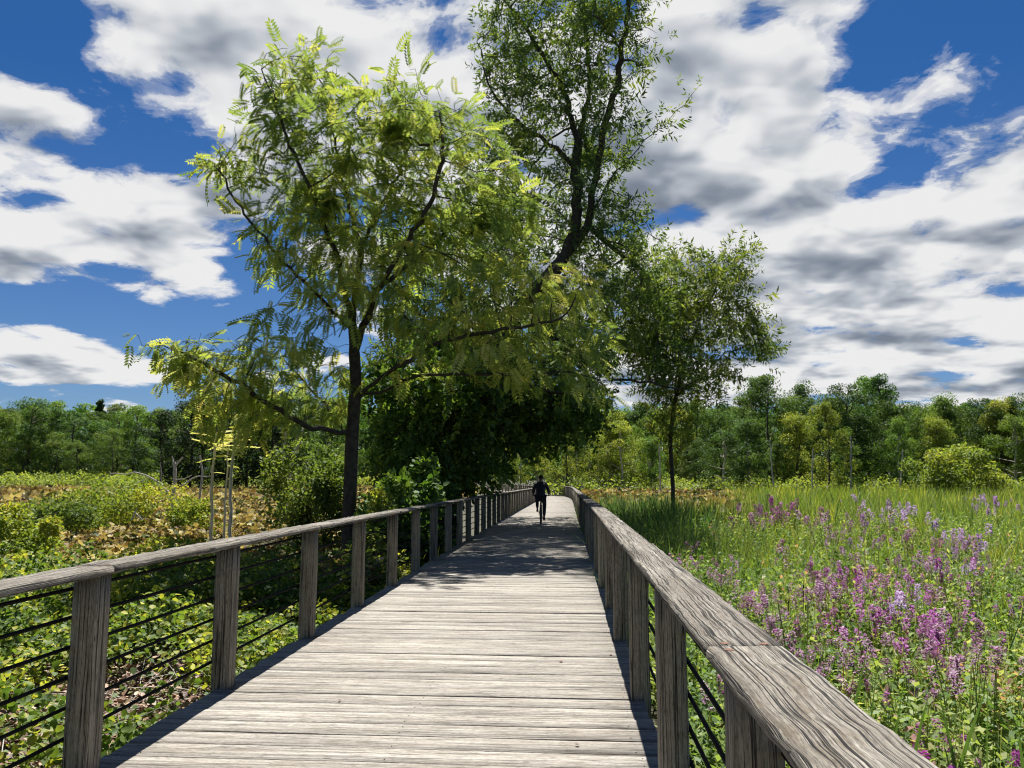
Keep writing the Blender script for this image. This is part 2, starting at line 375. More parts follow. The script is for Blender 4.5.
def cframe(s):
    p = cpos(s); t = cpos(s+.3)-cpos(s-.3); t[2] = 0; t = t/np.linalg.norm(t)
    return p, t, np.array([t[1], -t[0], 0.])     # point, tangent, right
S0 = 4.0      # arc length of the camera's foot
def s_of_y(y): return float(np.interp(y, CLp[:, 1], CLs))
HALF = 1.515

def keep_off(x, y, m=0.):
    """distance test from the boardwalk"""
    cx = np.interp(y, CLp[:, 1], CLp[:, 0]); return np.abs(x-cx) > 1.75+m

class Boards:
    def __init__(s): s.V = []; s.Q = []; s.uv = []; s.r = []; s.mi = []; s.n = 0
    def board(s, p0, p1, up, w, h, bev=.004, seg=1, jit=0., rnd=None, mi=0, topbev=None):
        """timber from p0 to p1 (axis through its middle), w across, h along up"""
        p0 = np.array(p0, float); p1 = np.array(p1, float); ax = p1-p0; L = np.linalg.norm(ax); ax /= L
        up = np.array(up, float); side = np.cross(ax, up); side /= np.linalg.norm(side); up = np.cross(side, ax)
        tb = topbev or bev
        a, b = w/2, h/2
        prof = [(-a+bev, -b), (a-bev, -b), (a, -b+bev), (a, b-tb), (a-tb, b), (-a+tb, b), (-a, b-tb), (-a, -b+bev)]
        per = [0]
        for i in range(8):
            q = prof[(i+1) % 8]; per.append(per[-1]+math.dist(prof[i], q))
        if rnd is None: rnd = random.random()
        base = s.n; V = []
        for k in range(seg+1):
            c = p0+ax*(L*k/seg)
            for (x, y) in prof:
                j = rng.normal(0, jit, 2) if jit else (0, 0)
                V.append(c+side*(x+j[0])+up*(y+j[1]))
        s.V += V; s.n += len(V)
        for k in range(seg):
            for i in range(8):
                i2 = (i+1) % 8
                s.Q.append((base+k*8+i, base+k*8+i2, base+(k+1)*8+i2, base+(k+1)*8+i))
                u0, u1 = L*k/seg, L*(k+1)/seg
                s.uv += [(u0, per[i]), (u0, per[i+1]), (u1, per[i+1]), (u1, per[i])]
                s.r.append(rnd); s.mi.append(mi)
        for e, k in ((0, 0), (1, seg)):
            b0 = base+k*8
            for (i, j, k2, l) in ((0, 1, 2, 7), (2, 3, 6, 7), (3, 4, 5, 6)):
                f = (b0+i, b0+j, b0+k2, b0+l)
                s.Q.append(f if e else f[::-1])
                pp = [(prof[x][0]*.3, prof[x][1]) for x in (i, j, k2, l)]
                if not e: pp = pp[::-1]
                s.uv += pp; s.r.append(rnd); s.mi.append(mi)
    def disc(s, c, nrm_up, rad, mi):
        c = np.array(c, float); base = s.n
        for k in range(8):
            a = k*math.pi/4; s.V.append(c+np.array([math.cos(a)*rad, math.sin(a)*rad, 0]))
        s.n += 8
        for q in ((0, 1, 2, 7), (2, 3, 6, 7), (3, 4, 5, 6)):
            s.Q.append(tuple(base+x for x in q)); s.uv += [(0, 0)]*4; s.r.append(.5); s.mi.append(mi)
    def mesh(s, name, mats):
        return qmesh(name, s.V, s.Q, s.r, None, s.uv, False, s.mi, mats)

# deck planks: one surface
bd = Boards(); PW = .222; s = 0.6; smax = CLs[-1]-.5
while s < smax:
    near = s < S0+26
    p, t, r = cframe(s+PW/2)
    gap = .010 if near else .008
    ov = .10+rng.normal(0, .012)
    zz = -.024+rng.normal(0, .0022)
    a = p-r*(HALF+ov); b = p+r*(HALF+.10+rng.normal(0, .012))
    a[2] += zz; b[2] += zz+rng.normal(0, .002)
    tilt = rng.normal(0, .006)
    up = np.array([0, 0, 1.])+t*tilt
    bd.board(a, b, up, PW-gap, .044, .004, 6 if near else 1, .0012 if near else 0)
    if s < S0+16:
        for uu in (.16, 1.62, 3.08):
            for vv in (-.06, .055):
                c = a+(b-a)/np.linalg.norm(b-a)*(uu+random.gauss(0, .008))+t*(vv+random.gauss(0, .006))
                bd.disc((c[0], c[1], c[2]+.0235), None, .0048, 1)
    s += PW
o = link('boardwalk', bd.mesh('boardwalk', [M['deck'], M['cable']])); tag(o, kind='structure')
# joists under the deck
bd = Boards()
for off in (-1.45, 0, 1.45):
    s = .6
    while s < smax-3:
        p, t, r = cframe(s); p2, _, r2 = cframe(s+3.)
        bd.board(p+r*off+[0, 0, -.17], p2+r2*off+[0, 0, -.17], (0, 0, 1), .06, .235, .003); s += 3.
o = link('boardwalk_joists', bd.mesh('boardwalk_joists', [M['post']])); tag(o, kind='structure')

def build_rail(side, first_y, label):
    sg = -1 if side == 'l' else 1
    p0 = cframe(s_of_y(first_y))[0]
    root = empty('railing', (p0[0]+sg*1.55, p0[1], 0)); tag(root, label, 'railing', 'handrails along the boardwalk')
    inv = Matrix.Translation(-root.location)
    def add(name, me):
        ob = link(name, me, root); me.transform(inv); return ob
    ys = list(first_y_list[side]); 
    ss = [s_of_y(y) for y in ys]
    while ss[-1] < smax-2 and len(ss) < 96: ss.append(ss[-1]+(1.87 if len(ss) % 2 else 1.83))
    posts = []
    for k, s in enumerate(ss):
        p, t, r = cframe(s+.07)
        c = p+r*sg*(HALF+.07)
        lean = rng.normal(0, .006, 2)
        b = Boards()
        top = np.array([c[0]+lean[0], c[1]+lean[1], p[2]+1.058]); bot = np.array([c[0], c[1], GZ-.1])
        b.board(bot, top, t, .14, .14, .009, 10 if k < 14 else 1, .0018 if k < 14 else 0)
        add('post', b.mesh('post', [M['post']])); posts.append((s, top))
    # cap boards spanning two bays, butted over posts
    k = 0
    while k < len(ss)-1:
        k2 = min(k+(1 if k == 0 and side == 'r' else 2), len(ss)-1)
        b = Boards(); s0, s1 = ss[k]+.07, ss[k2]+.07
        if k == 0: s0 -= 1.6
        n = max(2, int((s1-s0)/1.9)) if s0 < S0+85 else 5
        oz = rng.normal(0, .002); sh = rng.normal(0, .004); rr = random.random()
        segs = 40 if s0 < S0+8 else (14 if s0 < S0+20 else 2)
        p, t, r = cframe(s0); q, t2, r2 = cframe(s1)
        a = p+r*sg*(HALF+.075)+r*sh; c = q+r2*sg*(HALF+.075)+r2*sh
        a = a+t*.002; c = c-t2*.002
        a[2] += 1.08+oz; c[2] += 1.08+oz
        b.board(a, c, (0, 0, 1), .232, .042, .006, segs, .0022 if segs > 2 else 0, rr, 0, .011)
        if s0 < S0+30:
            for e, sv_ in ((a, 1), (c, -1)):
                for w in (-.06, .055):
                    pp = e+t*sv_*.045+r*w; b.disc((pp[0], pp[1], pp[2]+.0232), None, .012+.004*random.random(), 1)
        add('cap_board', b.mesh('cap_board', [M['cap'], M['rust']]))
        k = k2
    # six dark rods through the posts
    for h in (.985, .83, .67, .51, .35, .19):
        P = []; s = ss[0]-.3
        while s < min(ss[-1], S0+120):
            p, t, r = cframe(s); c = p+r*sg*(HALF+.152)
            P.append((c[0], c[1], p[2]+h+.012*math.sin(s*1.7)*0)); s += .9 if s < S0+20 else 1.85
        V, Q = tube(P, [.011]*len(P), 8)
        add('cable', qmesh('cable', V, Q, None, M['cable'], None, True))
first_y_list = {'l': [.5, 2.4, 4.22, 5.95, 7.85, 9.75, 11.65], 'r': [.6, 2.38, 4.08, 5.9, 7.92, 9.8, 11.65]}

def tube(P, rad, sides=6, cap=False):
    P = np.asarray(P, float); n = len(P); V = []; Q = []
    T = np.gradient(P, axis=0); T = norm(T)
    ref = np.array([0, 0, 1.]) if abs(T[0][2]) < .9 else np.array([1., 0, 0])
    for i in range(n):
        a = np.cross(T[i], ref); a /= max(np.linalg.norm(a), 1e-6); b = np.cross(T[i], a); ref = -np.cross(T[i], a) if False else ref
        for k in range(sides):
            th = 2*math.pi*k/sides
            V.append(P[i]+(a*math.cos(th)+b*math.sin(th))*rad[i])
    for i in range(n-1):
        for k in range(sides):
            k2 = (k+1) % sides
            Q.append((i*sides+k, i*sides+k2, (i+1)*sides+k2, (i+1)*sides+k))
    return np.array(V), np.array(Q)
def tubes_mesh(name, chains, mat, sidef=lambda r: 6):
    parts = []
    for P, rad in chains:
        V, Q = tube(P, rad, sidef(max(rad))); parts.append((V, Q, np.full(len(Q), .5)))
    V, Q, r = cat(parts); return qmesh(name, V, Q, None, mat, None, True)

build_rail('l', .35, 'weathered grey timber handrail with dark rods along the left side of the boardwalk')
build_rail('r', .6, 'cracked grey timber handrail along the right side of the boardwalk, beside the flowers')

# ------------------------------------------------------------------ leaf templates
def t_pinnate(pairs=7):
    V = []; Q = []
    def lf(x, y0, dx, dy, L, w, z):
        i = len(V); dz = -.28*L
        px, py = -dy, dx
        V.extend([(x, y0, z), (x+dx*L*.45+px*w, y0+dy*L*.45+py*w, z+dz*.3), (x+dx*L, y0+dy*L, z+dz), (x+dx*L*.45-px*w, y0+dy*L*.45-py*w, z+dz*.3)])
        Q.append((i, i+1, i+2, i+3))
    for k in range(pairs):
        x = .22+.72*k/(pairs-1); z = -.33*x*x; L = .32*(1-.35*abs(k/(pairs-1)-.45))
        for s in (1, -1): lf(x, 0, .42, s*.9, L, .062, z)
    lf(.95, 0, 1, 0, .26, .048, -.3)
    i = len(V); V.extend([(0, -.008, 0), (.5, -.008, -.08), (.5, .008, -.08), (0, .008, 0)]); Q.append((i, i+1, i+2, i+3))
    V.extend([(.5, -.006, -.08), (.97, -.003, -.31), (.97, .003, -.31), (.5, .006, -.08)]); i += 4; Q.append((i, i+1, i+2, i+3))
    return np.array(V), np.array(Q)
def t_sprig(n, L, w, spread=.9, seed=1, length=1.):
    """twig with n lance leaves"""
    g = np.random.default_rng(seed); V = []; Q = []
    for k in range(n):
        x = length*(k+.5)/n; a = g.random()*6.283; d = np.array([.55, spread*math.cos(a), spread*math.sin(a)-.25]); d /= np.linalg.norm(d)
        s = np.cross(d, g.normal(0, 1, 3)); s /= np.linalg.norm(s); LL = L*(.7+.5*g.random()); b = np.array([x, 0, -.12*x*x])
        i = len(V); V.extend([b, b+d*LL*.45+s*w, b+d*LL, b+d*LL*.45-s*w]); Q.append((i, i+1, i+2, i+3))
    return np.array(V), np.array(Q)
def t_diamond():
    return np.array([(0, 0, 0), (.45, .3, .08), (1, 0, -.08), (.45, -.3, .08)]), np.array([(0, 1, 2, 3)])
def t_broadleaf():
    # folded heart: two quads
    return np.array([(0, 0, 0), (.25, .42, .1), (.7, .33, .06), (1.05, 0, -.06), (.7, -.33, .06), (.25, -.42, .1)]), np.array([(0, 1, 2, 3), (0, 3, 4, 5)])
def t_disc(cup=.25, seed=0):
    g = np.random.default_rng(seed); V = [(0, 0, 0)]
    for k in range(8):
        a = k*math.pi/4; r = .5*(.85+.3*g.random()); V.append((r*math.cos(a), r*math.sin(a), cup*(.3+.9*g.random())*(1 if k % 2 else .5)))
    return np.array(V), np.array([(0, 1, 2, 3), (0, 3, 4, 5), (0, 5, 6, 7), (0, 7, 8, 1)])
def t_blade(bend, w=.5, segs=3, twist=0):
    """unit-height blade, width w (scaled separately on y)"""
    V = []; Q = []
    for k in range(segs+1):
        f = k/segs; ww = w*(1-f**2.2)*(.65+.35*min(1, f*4)); ww = max(ww, .03)
        a = bend*f; z = math.sin(math.pi/2-a*.5)*f if bend < 1.2 else (f-bend*.42*f**2.6); x = bend*.55*f*f
        V += [(x, -ww, z), (x, ww, z)]
        if k: i = 2*(k-1); Q.append((i, i+1, i+3, i+2))
    return np.array(V), np.array(Q)
def zrot(N):
    a = rng.random(N)*6.283; c, s = np.cos(a), np.sin(a); o, z = np.ones(N), np.zeros(N)
    return np.stack([np.stack([c, -s, z], 1), np.stack([s, c, z], 1), np.stack([z, z, o], 1)], 1)

# ------------------------------------------------------------------ tree growing
def resample(P, step):
    P = np.asarray(P, float); L = np.concatenate([[0], np.cumsum(np.linalg.norm(np.diff(P, axis=0), axis=1))])
    n = max(1, int(L[-1]/step)); t = np.linspace(0, L[-1], n+1)
    return np.stack([np.interp(t, L, P[:, k]) for k in range(3)], 1)
def colonize(limbs, A, step, di, dk, iters, wobble=.12, maxnodes=9000):
    pos = []; par = []
    for li, P in enumerate(limbs):
        Q = resample(P, step)
        if li == 0:
            for i, q in enumerate(Q): pos.append(q); par.append(i-1)
        else:
            arr = np.array(pos); j = int(np.argmin(np.linalg.norm(arr-Q[0], axis=1)))
            prev = j
            for q in Q[1:]:
                pos.append(q+rng.normal(0, step*.12, 3)); par.append(prev); prev = len(pos)-1
    pos = np.array(pos); par = list(par)
    A = A.copy(); near = np.full(len(A), 0); dist = np.full(len(A), 1e9)
    def upd(i0):
        nonlocal near, dist
        if len(A) == 0: return
        new = pos[i0:]
        D = np.linalg.norm(A[:, None]-new[None], axis=2); j = D.argmin(1); d = D[np.arange(len(A)), j]
        m = d < dist; near[m] = j[m]+i0; dist[m] = d[m]
    upd(0)
    for it in range(iters):
        keep = dist > dk; A = A[keep]; near = near[keep]; dist = dist[keep]
        if len(A) == 0 or len(pos) > maxnodes: break
        act = dist < di
        if not act.any(): di *= 1.5; continue
        idx = near[act]; vec = norm(A[act]-pos[idx])
        u, invx = np.unique(idx, return_inverse=True)
        acc = np.zeros((len(u), 3)); np.add.at(acc, invx.ravel(), vec)
        acc = norm(norm(acc)+rng.normal(0, wobble, acc.shape)+[0, 0, .05])
        newp = pos[u]+acc*step; i0 = len(pos)
        pos = np.concatenate([pos, newp]); par += list(u); upd(i0)
    return pos, np.array(par)
def skeleton(pos, par, base_r, tip_r=.008, power=.5):
    n = len(pos); tips = np.zeros(n); kids = [[] for _ in range(n)]
    for i in range(n):
        if par[i] >= 0: kids[par[i]].append(i)
    order = range(n-1, -1, -1)
    for i in order:
        if not kids[i]: tips[i] = 1
        if par[i] >= 0: tips[par[i]] += tips[i]
    rad = np.maximum(base_r*(tips/tips[0])**power, tip_r)
    chains = []; stack = [(0, -1)]
    while stack:
        i, p = stack.pop(); P = []; Rr = []
        if p >= 0: P.append(pos[p]); Rr.append(min(rad[p], rad[i]*1.25))
        while True:
            P.append(pos[i]); Rr.append(rad[i])
            if not kids[i]: Rr[-1] = tip_r*.5; break
            ks = sorted(kids[i], key=lambda k: -tips[k])
            for k in ks[1:]: stack.append((k, i))
            i = ks[0]
        if len(P) > 1: chains.append((np.array(P), Rr))
    return rad, chains, kids
def blobs(spec, Y, n, dz=1.0, depth=None, shell=.0):
    """attraction points in ellipsoids given as px centre, px radii at distance Y; depth radius in metres"""
    out = []; vol = np.array([b[2]*b[3] for b in spec], float); vol /= vol.sum()
    for b, v in zip(spec, vol):
        yo = b[4] if len(b) > 4 else 0; dr = b[5] if len(b) > 5 else depth
        c = W(b[0], b[1], Y+yo); k = (Y+yo)/F; m = int(n*v)+1
        d = norm(rng.normal(0, 1, (m, 3)))*(rng.random((m, 1))**(1/3)*(1-shell)+shell)
        out.append(c+d*np.array([b[2]*k, dr, b[3]*k]))
    return np.concatenate(out)
def scatter_leaves(pos, par, rad, sel, per, tmpl, size, mat, name, spread=.25, droop=.0, rbase=None, jit=.05, outward=None, sv=.25):
    idx = np.where(sel)[0]; idx = np.repeat(idx, per); N = len(idx)
    d = norm(pos[idx]-pos[np.maximum(par[idx], 0)])
    d = d*.6+rng.normal(0, .75, (N, 3)); d[:, 2] += .1-droop
    if outward is not None: d += norm(pos[idx]-outward)*.5
    P = pos[idx]+rng.normal(0, spread, (N, 3))*.5-(pos[idx]-pos[np.maximum(par[idx], 0)])*rng.random((N, 1))
    if isinstance(tmpl, list):
        parts = []; ch = rng.integers(0, len(tmpl), N)
        for k, T in enumerate(tmpl):
            m = ch == k; parts.append(inst(T[0], T[1], P[m], frames(d[m]), size*(1+rng.normal(0, sv, m.sum())).clip(.4, 1.7), rng.random(m.sum()) if rbase is None else rbase(P[m]), jit))
        V, Q, r = cat(parts)
    else:
        V, Q, r = inst(tmpl[0], tmpl[1], P, frames(d), size*(1+rng.normal(0, sv, N)).clip(.4, 1.7), rng.random(N) if rbase is None else rbase(P), jit)
    return qmesh(name, V, Q, r, mat)
def place_local(me, root):
    me.transform(Matrix.Translation(-Vector(root.location)))
def sidef(r): return 10 if r > .12 else (7 if r > .04 else (4 if r > .015 else 3))

PIN = t_pinnate()
def pxl(Y, *pts):
    return [W(p[0], p[1], Y+(p[2] if len(p) > 2 else 0)) for p in pts]

# ---- tree A: light walnut-like tree in front, left of the boardwalk
YA = 19.0
def tree_a():
    base = W(347, 560, YA); base[2] = GZ
    root = empty('walnut_tree', tuple(base))
    tag(root, 'big tree with yellow-green feathery leaves beside the left handrail, nearest the camera', 'tree')
    L = [[base]+pxl(YA, (349, 520), (352, 440), (356, 380), (352, 318))]
    L += [pxl(YA, (352, 318), (332, 245, -.5), (311, 190, -1), (292, 150, -1), (275, 105, -1.2), (262, 70, -1.2)),
          pxl(YA, (352, 318), (361, 250, .6), (345, 190, 1), (330, 120, 1.2), (318, 70, 1)),
          pxl(YA, (356, 350), (378, 290, -.6), (402, 250, -1), (430, 205, -1.2), (443, 160, -1.4), (440, 110, -1.2)),
          pxl(YA, (378, 290, -.6), (420, 255, .2), (452, 228, .6), (500, 190, .8)),
          pxl(YA, (350, 330), (318, 295, -1), (285, 265, -1.4), (245, 215, -1.6), (215, 165, -1.5)),
          pxl(YA, (351, 435), (312, 428, -.8), (275, 410, -1.4), (225, 375, -2), (165, 345, -2.4)),
          pxl(YA, (352, 440), (320, 400, 1.5), (285, 360, 1.2), (250, 350, .8)),
          pxl(YA, (356, 395), (398, 365, -.8), (440, 342, -1.6), (500, 330, -2), (560, 320, -2.2)),
          pxl(YA, (356, 400), (420, 375, -.5), (500, 375, -1.5), (560, 372, -2), (600, 380, -2.2)),
          pxl(YA, (361, 250, .6), (400, 170, 1.4), (420, 120, 1.5), (400, 90, 1.5))]
    spec = [(282, 100, 42, 55, -1, 1.2), (318, 85, 45, 42, .5, 1.4), (245, 160, 40, 30, -1.3, 1.2), (330, 170, 75, 75, 0, 2.4), (405, 125, 60, 55, .5, 2.0), (440, 165, 80, 75, 0, 2.4),
            (490, 215, 55, 60, 0, 2.2), (300, 245, 60, 50, -.5, 2.0), (375, 265, 75, 60, 0, 2.2), (500, 300, 75, 55, -1, 2.), (565, 290, 38, 35, -1.5, 1.4), (590, 335, 28, 25, -2, 1.2),
            (430, 335, 50, 35, -1, 1.6), (225, 370, 62, 38, -1.6, 1.6), (155, 342, 22, 12, -2.4, .6), (300, 375, 60, 38, 0, 2.0), (235, 418, 40, 20, -1.4, 1.), (520, 355, 60, 32, -1.8, 1.6), (590, 385, 32, 22, -2.2, 1.2), (280, 335, 50, 25, -1, 1.4), (385, 215, 60, 60, 0, 2.4), (345, 290, 55, 35, -1.2, 1.2)]
    spec += [(215, 365, 55, 32, -1.6, 1.6), (300, 385, 60, 34, 0, 1.8), (180, 355, 35, 18, -2.2, 1.), (250, 400, 50, 24, -1, 1.3)]
    A = blobs(spec, YA, 3700)
    pos, par = colonize(L, A, .22, 1.6, .24, 60, maxnodes=14000)
    rad, chains, kids = skeleton(pos, par, .165, .007, .47)
    me = tubes_mesh('trunk', chains, M['darkbark'], sidef); place_local(me, root); link('trunk', me, root)
    term = np.array([len(kids[i]) == 0 for i in range(len(pos))]); thin = (rad < .016)
    c0 = W(380, 250, YA)
    rb = lambda P: np.clip(rng.beta(2, 3, len(P))*.9+.22*(wav(P[:, 0], P[:, 2], 2.2, 8)-.4)+.10*(P[:, 1] < YA-1)-.1*(P[:, 2] > 7.5), 0, 1)
    me = scatter_leaves(pos, par, rad, (thin & (rng.random(len(pos)) < .55)) | term, 2, PIN, .40, M['walnut'], 'crown', .22, .62, rb, .08, c0)
    place_local(me, root); link('crown', me, root)
tree_a()

# ---- tree B: tall dark willow behind
YB = 28.0
SPR = [t_sprig(13, .42, .05, 1.0, k) for k in range(3)]
def tree_b():
    base = W(452, 520, YB); base[2] = GZ
    root = empty('willow_tree', tuple(base))
    tag(root, 'tallest tree, dark willow rising above the frame behind the yellow-green tree', 'tree')
    L = [[base]+pxl(YB, (452, 500), (458, 430), (482, 370), (522, 305), (562, 262), (588, 226))]
    L += [pxl(YB, (562, 262), (576, 225), (577, 150, .5), (566, 95, 1), (535, 40, 1), (505, 0, 1), (490, -30, 1)),
          pxl(YB, (588, 226), (610, 180, -.5), (645, 140, -1), (672, 118, -1.3), (697, 90, -1.5)),
          pxl(YB, (588, 226), (602, 140, -.6), (618, 80, -1), (628, 10, -1), (630, -60, -1)),
          pxl(YB, (577, 150, .5), (590, 90, 1.5), (585, 20, 2), (575, -60, 2)),
          pxl(YB, (577, 170, .5), (545, 140, 0), (515, 120, -.4), (490, 90, -.6), (478, 40, -.6)),
          pxl(YB, (522, 305), (570, 352, -.5), (612, 379, -.5), (645, 381, -.5), (680, 388, 0), (715, 372, .5)),
          pxl(YB, (482, 370), (430, 330, 1), (400, 290, 1.6), (370, 250, 2)),
          pxl(YB, (458, 430), (420, 400, -1), (395, 380, -2)), pxl(YB, (458, 430), (500, 405, -1.5), (550, 400, -2.5)),
          pxl(YB, (482, 370), (500, 330, 3), (520, 300, 5)), pxl(YB, (588, 226), (615, 250, 1), (640, 270, 1.5)),
          pxl(YB, (452, 470), (450, 420, 3), (470, 380, 5))]
    spec = [(545, 40, 55, 65, 1, 3), (500, 30, 28, 42, 1, 2), (610, 40, 52, 60, -1, 3), (575, -40, 80, 70, 0, 4), (520, 130, 40, 45, 0, 3), (600, 140, 45, 55, 0, 3), (570, 210, 55, 40, 1, 3),
            (632, 262, 36, 42, 1, 3), (600, 300, 50, 40, 1, 4), (560, 330, 60, 40, 2, 4), (480, 250, 60, 60, 3, 3), (440, 300, 60, 50, 2, 4), (410, 360, 40, 40, 0, 4), (480, 380, 70, 40, 1, 5), (540, 395, 55, 35, 0, 4.5), (420, 260, 50, 60, 3, 3), (530, 350, 50, 45, 8, 3), (470, 340, 50, 45, 8, 3), (570, 370, 40, 40, -1, 3), (500, 180, 40, 50, 2, 3), (620, 350, 30, 25, 4, 4)]
    spec += [(540, 225, 50, 50, 2, 3), (640, 300, 42, 48, 1, 3), (615, 235, 38, 36, 0, 3), (530, 90, 55, 60, 1, 3), (655, 345, 34, 34, 1, 2.5), (632, 275, 36, 40, 1, 3), (600, 240, 40, 36, 2, 3)]
    A = blobs(spec, YB, 4100)
    pos, par = colonize(L, A, .36, 2.6, .48, 60)
    rad, chains, kids = skeleton(pos, par, .36, .009, .5)
    me = tubes_mesh('trunk', chains, M['darkbark'], sidef); place_local(me, root); link('trunk', me, root)
    thin = (rad < .022)
    me = scatter_leaves(pos, par, rad, thin & (rng.random(len(pos)) < np.where(pos[:, 2] > 9, .72, 1.)), 3, SPR, .56, M['willow'], 'crown', .45, .1, None, .1, W(560, 250, YB))
    place_local(me, root); link('crown', me, root)
tree_b()

# ---- dark leafy tree at the boardwalk's left edge (the shaded mass)
YD = 25.0
BRL = t_broadleaf()
DSP = [t_sprig(12, .34, .12, 1.0, 20+k) for k in range(3)]
def tree_d():
    base = W(440, 530, YD+1); base[2] = GZ; base[0] -= .2
    root = empty('leafy_tree', tuple(base))
    tag(root, 'dense dark shaded tree at the left handrail, under the tall willow', 'tree')
    L = [[base]+pxl(YD, (440, 500, 1), (436, 450, 1), (440, 420, .5)), pxl(YD, (440, 440, .5), (480, 400, 0), (530, 385, -.5), (570, 395, -1)), pxl(YD, (436, 450, 1), (410, 410, 0), (395, 370, 0)), pxl(YD, (440, 420, .5), (460, 370, 1), (480, 340, 1)),
         pxl(YD, (440, 460, 1), (490, 430, 3), (530, 415, 4))]
    spec = [(430, 430, 50, 55, 0, 2.2), (480, 440, 48, 45, 1, 2.5), (520, 415, 55, 35, 2, 3), (560, 410, 38, 30, 1, 3), (410, 470, 40, 35, 0, 1.5), (460, 385, 60, 40, 0, 3), (400, 400, 40, 45, 0, 2.5), (580, 415, 22, 22, 0, 2), (450, 480, 40, 22, 1.5, 1.)]
    A = blobs(spec, YD, 1150)
    pos, par = colonize(L, A, .28, 2.2, .36, 50)
    rad, chains, kids = skeleton(pos, par, .2, .008, .5)
    me = tubes_mesh('trunk', chains, M['darkbark'], sidef); place_local(me, root); link('trunk', me, root)
    me = scatter_leaves(pos, par, rad, rad < .02, 4, DSP, .5, M['shade'], 'crown', .45, .1, None, .1, W(470, 420, YD))
    place_local(me, root); link('crown', me, root)
tree_d()

# ---- tree C: slim trunk right of the boardwalk
YC = 31.0
def tree_c():
    base = W(672, 530, YC); base[2] = GZ
    root = empty('slim_tree', tuple(base))
    tag(root, 'slim dark-trunked tree with open crown standing in the marsh right of the boardwalk', 'tree')
    L = [[base]+pxl(YC, (673, 490), (670, 440), (674, 405), (682, 370), (700, 320)), pxl(YC, (674, 400), (695, 380, -.6), (725, 352, -1), (755, 345, -1.2)), pxl(YC, (682, 370), (676, 330, .6), (668, 290, 1)), pxl(YC, (700, 320), (722, 275, 0), (730, 250, 0)), pxl(YC, (690, 350), (735, 330, 1.4), (765, 350, 1.6))]
    spec = [(688, 330, 34, 34, 0, 2.0), (722, 300, 26, 30, 0, 1.6), (678, 278, 22, 32, 0, 1.5), (742, 335, 32, 24, 0, 1.8), (765, 352, 20, 9, 0, 1), (700, 370, 48, 20, 0, 2), (735, 268, 22, 25, 0, 1.3), (660, 385, 25, 15, 0, 1.5), (672, 425, 22, 20, 0, 1.4), (660, 345, 22, 30, 0, 1.4), (752, 310, 14, 16, 0, .8)]
    spec += [(652, 325, 30, 45, 0, 2.), (700, 300, 40, 45, 0, 2.2), (690, 392, 40, 14, 0, 1.6)]
    A = blobs(spec, YC, 1300)
    pos, par = colonize(L, A, .30, 2.2, .40, 50)
    rad, chains, kids = skeleton(pos, par, .085, .008, .45)
    me = tubes_mesh('trunk', chains, M['darkbark'], sidef); place_local(me, root); link('trunk', me, root)
    me = scatter_leaves(pos, par, rad, rad < .02, 3, SPR, .52, M['broad'], 'crown', .4, .1, None, .1, W(700, 330, YC))
    place_local(me, root); link('crown', me, root)
tree_c()

# ------------------------------------------------------------------ saplings, snags, shrubs
def sapling(base, pts, r, n, label, size=.5, mat='palebark'):
    root = empty('sapling', tuple(base)); tag(root, label, 'sapling', 'pale-stemmed saplings in the lotus field')
    P = resample([base]+pts, .25); P[1:-1] += rng.normal(0, .015, (len(P)-2, 3))
    V, Q = tube(P, np.linspace(r, r*.5, len(P)), 6); me = qmesh('trunk', V, Q, None, M[mat], None, True); place_local(me, root); link('trunk', me, root)
    top = P[-1]; Pp = top+rng.normal(0, .07, (n, 3))-np.array([0, 0, 1])*rng.random((n, 1))*1.0
    a = rng.random(n)*6.283; d = np.stack([np.cos(a), np.sin(a), .35+rng.normal(0, .25, n)], 1)
    V, Q, rr = inst(PIN[0], PIN[1], Pp, frames(d, np.tile([0, 0, 1.], (n, 1))), size*(.7+.5*rng.random(n)), .55+.4*rng.random(n), .05)
    me = qmesh('crown', V, Q, rr, M['walnut']); place_local(me, root); link('crown', me, root)
for (pb, pts, n, lab, Y) in [
    ((232, 505), [(231, 470), (237, 430), (234, 412)], 12, 'white-stemmed sapling with a drooping leaf tuft, tallest of the three in the lotus field', 20),
    ((214, 500), [(213, 465), (216, 440), (217, 432)], 10, 'white-stemmed sapling with a leaf tuft, left of the tallest sapling', 21.5),
    ((226, 500), [(227, 465), (228, 440), (229, 440)], 6, 'thin grey sapling standing close behind between the two white-stemmed ones', 22.5)]:
    b = W(pb[0], pb[1], Y); b[2] = GZ
    sapling(b, [W(*p, Y) for p in pts], .055 if n > 8 else .04, n, lab, .62 if n > 8 else .45)

def snag(name, lab, Y, chains_px, cat_='dead tree', mat='dead', ground=True, group=None):
    b = W(chains_px[0][0][0], chains_px[0][0][1], Y)
    if ground: b[2] = GZ
    root_loc = tuple(b)
    ch = []
    for k, (c, r0, r1) in enumerate([(x[:-2], x[-2], x[-1]) for x in chains_px]):
        P = pxl(Y, *c)
        if k == 0 and ground: P = [b]+P
        P = resample(P, .3); 
        if len(P) > 2: P[1:-1] += rng.normal(0, .02*min(Y, 40)/30, (len(P)-2, 3))
        ch.append((P, np.linspace(r0, r1, len(P))))
    me = tubes_mesh(name, ch, M[mat], lambda r: 6)
    me.transform(Matrix.Translation(-Vector(root_loc)))
    o = link(name, me); o.location = root_loc; tag(o, lab, cat_, group)
snag('dead_tree', 'bleached forked dead tree standing in the lotus field', 36, [[(174, 492), (175, 475), (174, 462), .10, .07], [(174, 466), (171, 460), (172, 456), .05, .02], [(175, 466), (180, 462), (183, 457), .06, .03], [(175, 480), (185, 478), (192, 475), .04, .015]])
snag('dead_stump_pole', 'bare grey dead pole left of the white-stemmed saplings', 32, [[(200, 495), (201, 470), (200, 455), .06, .035]])
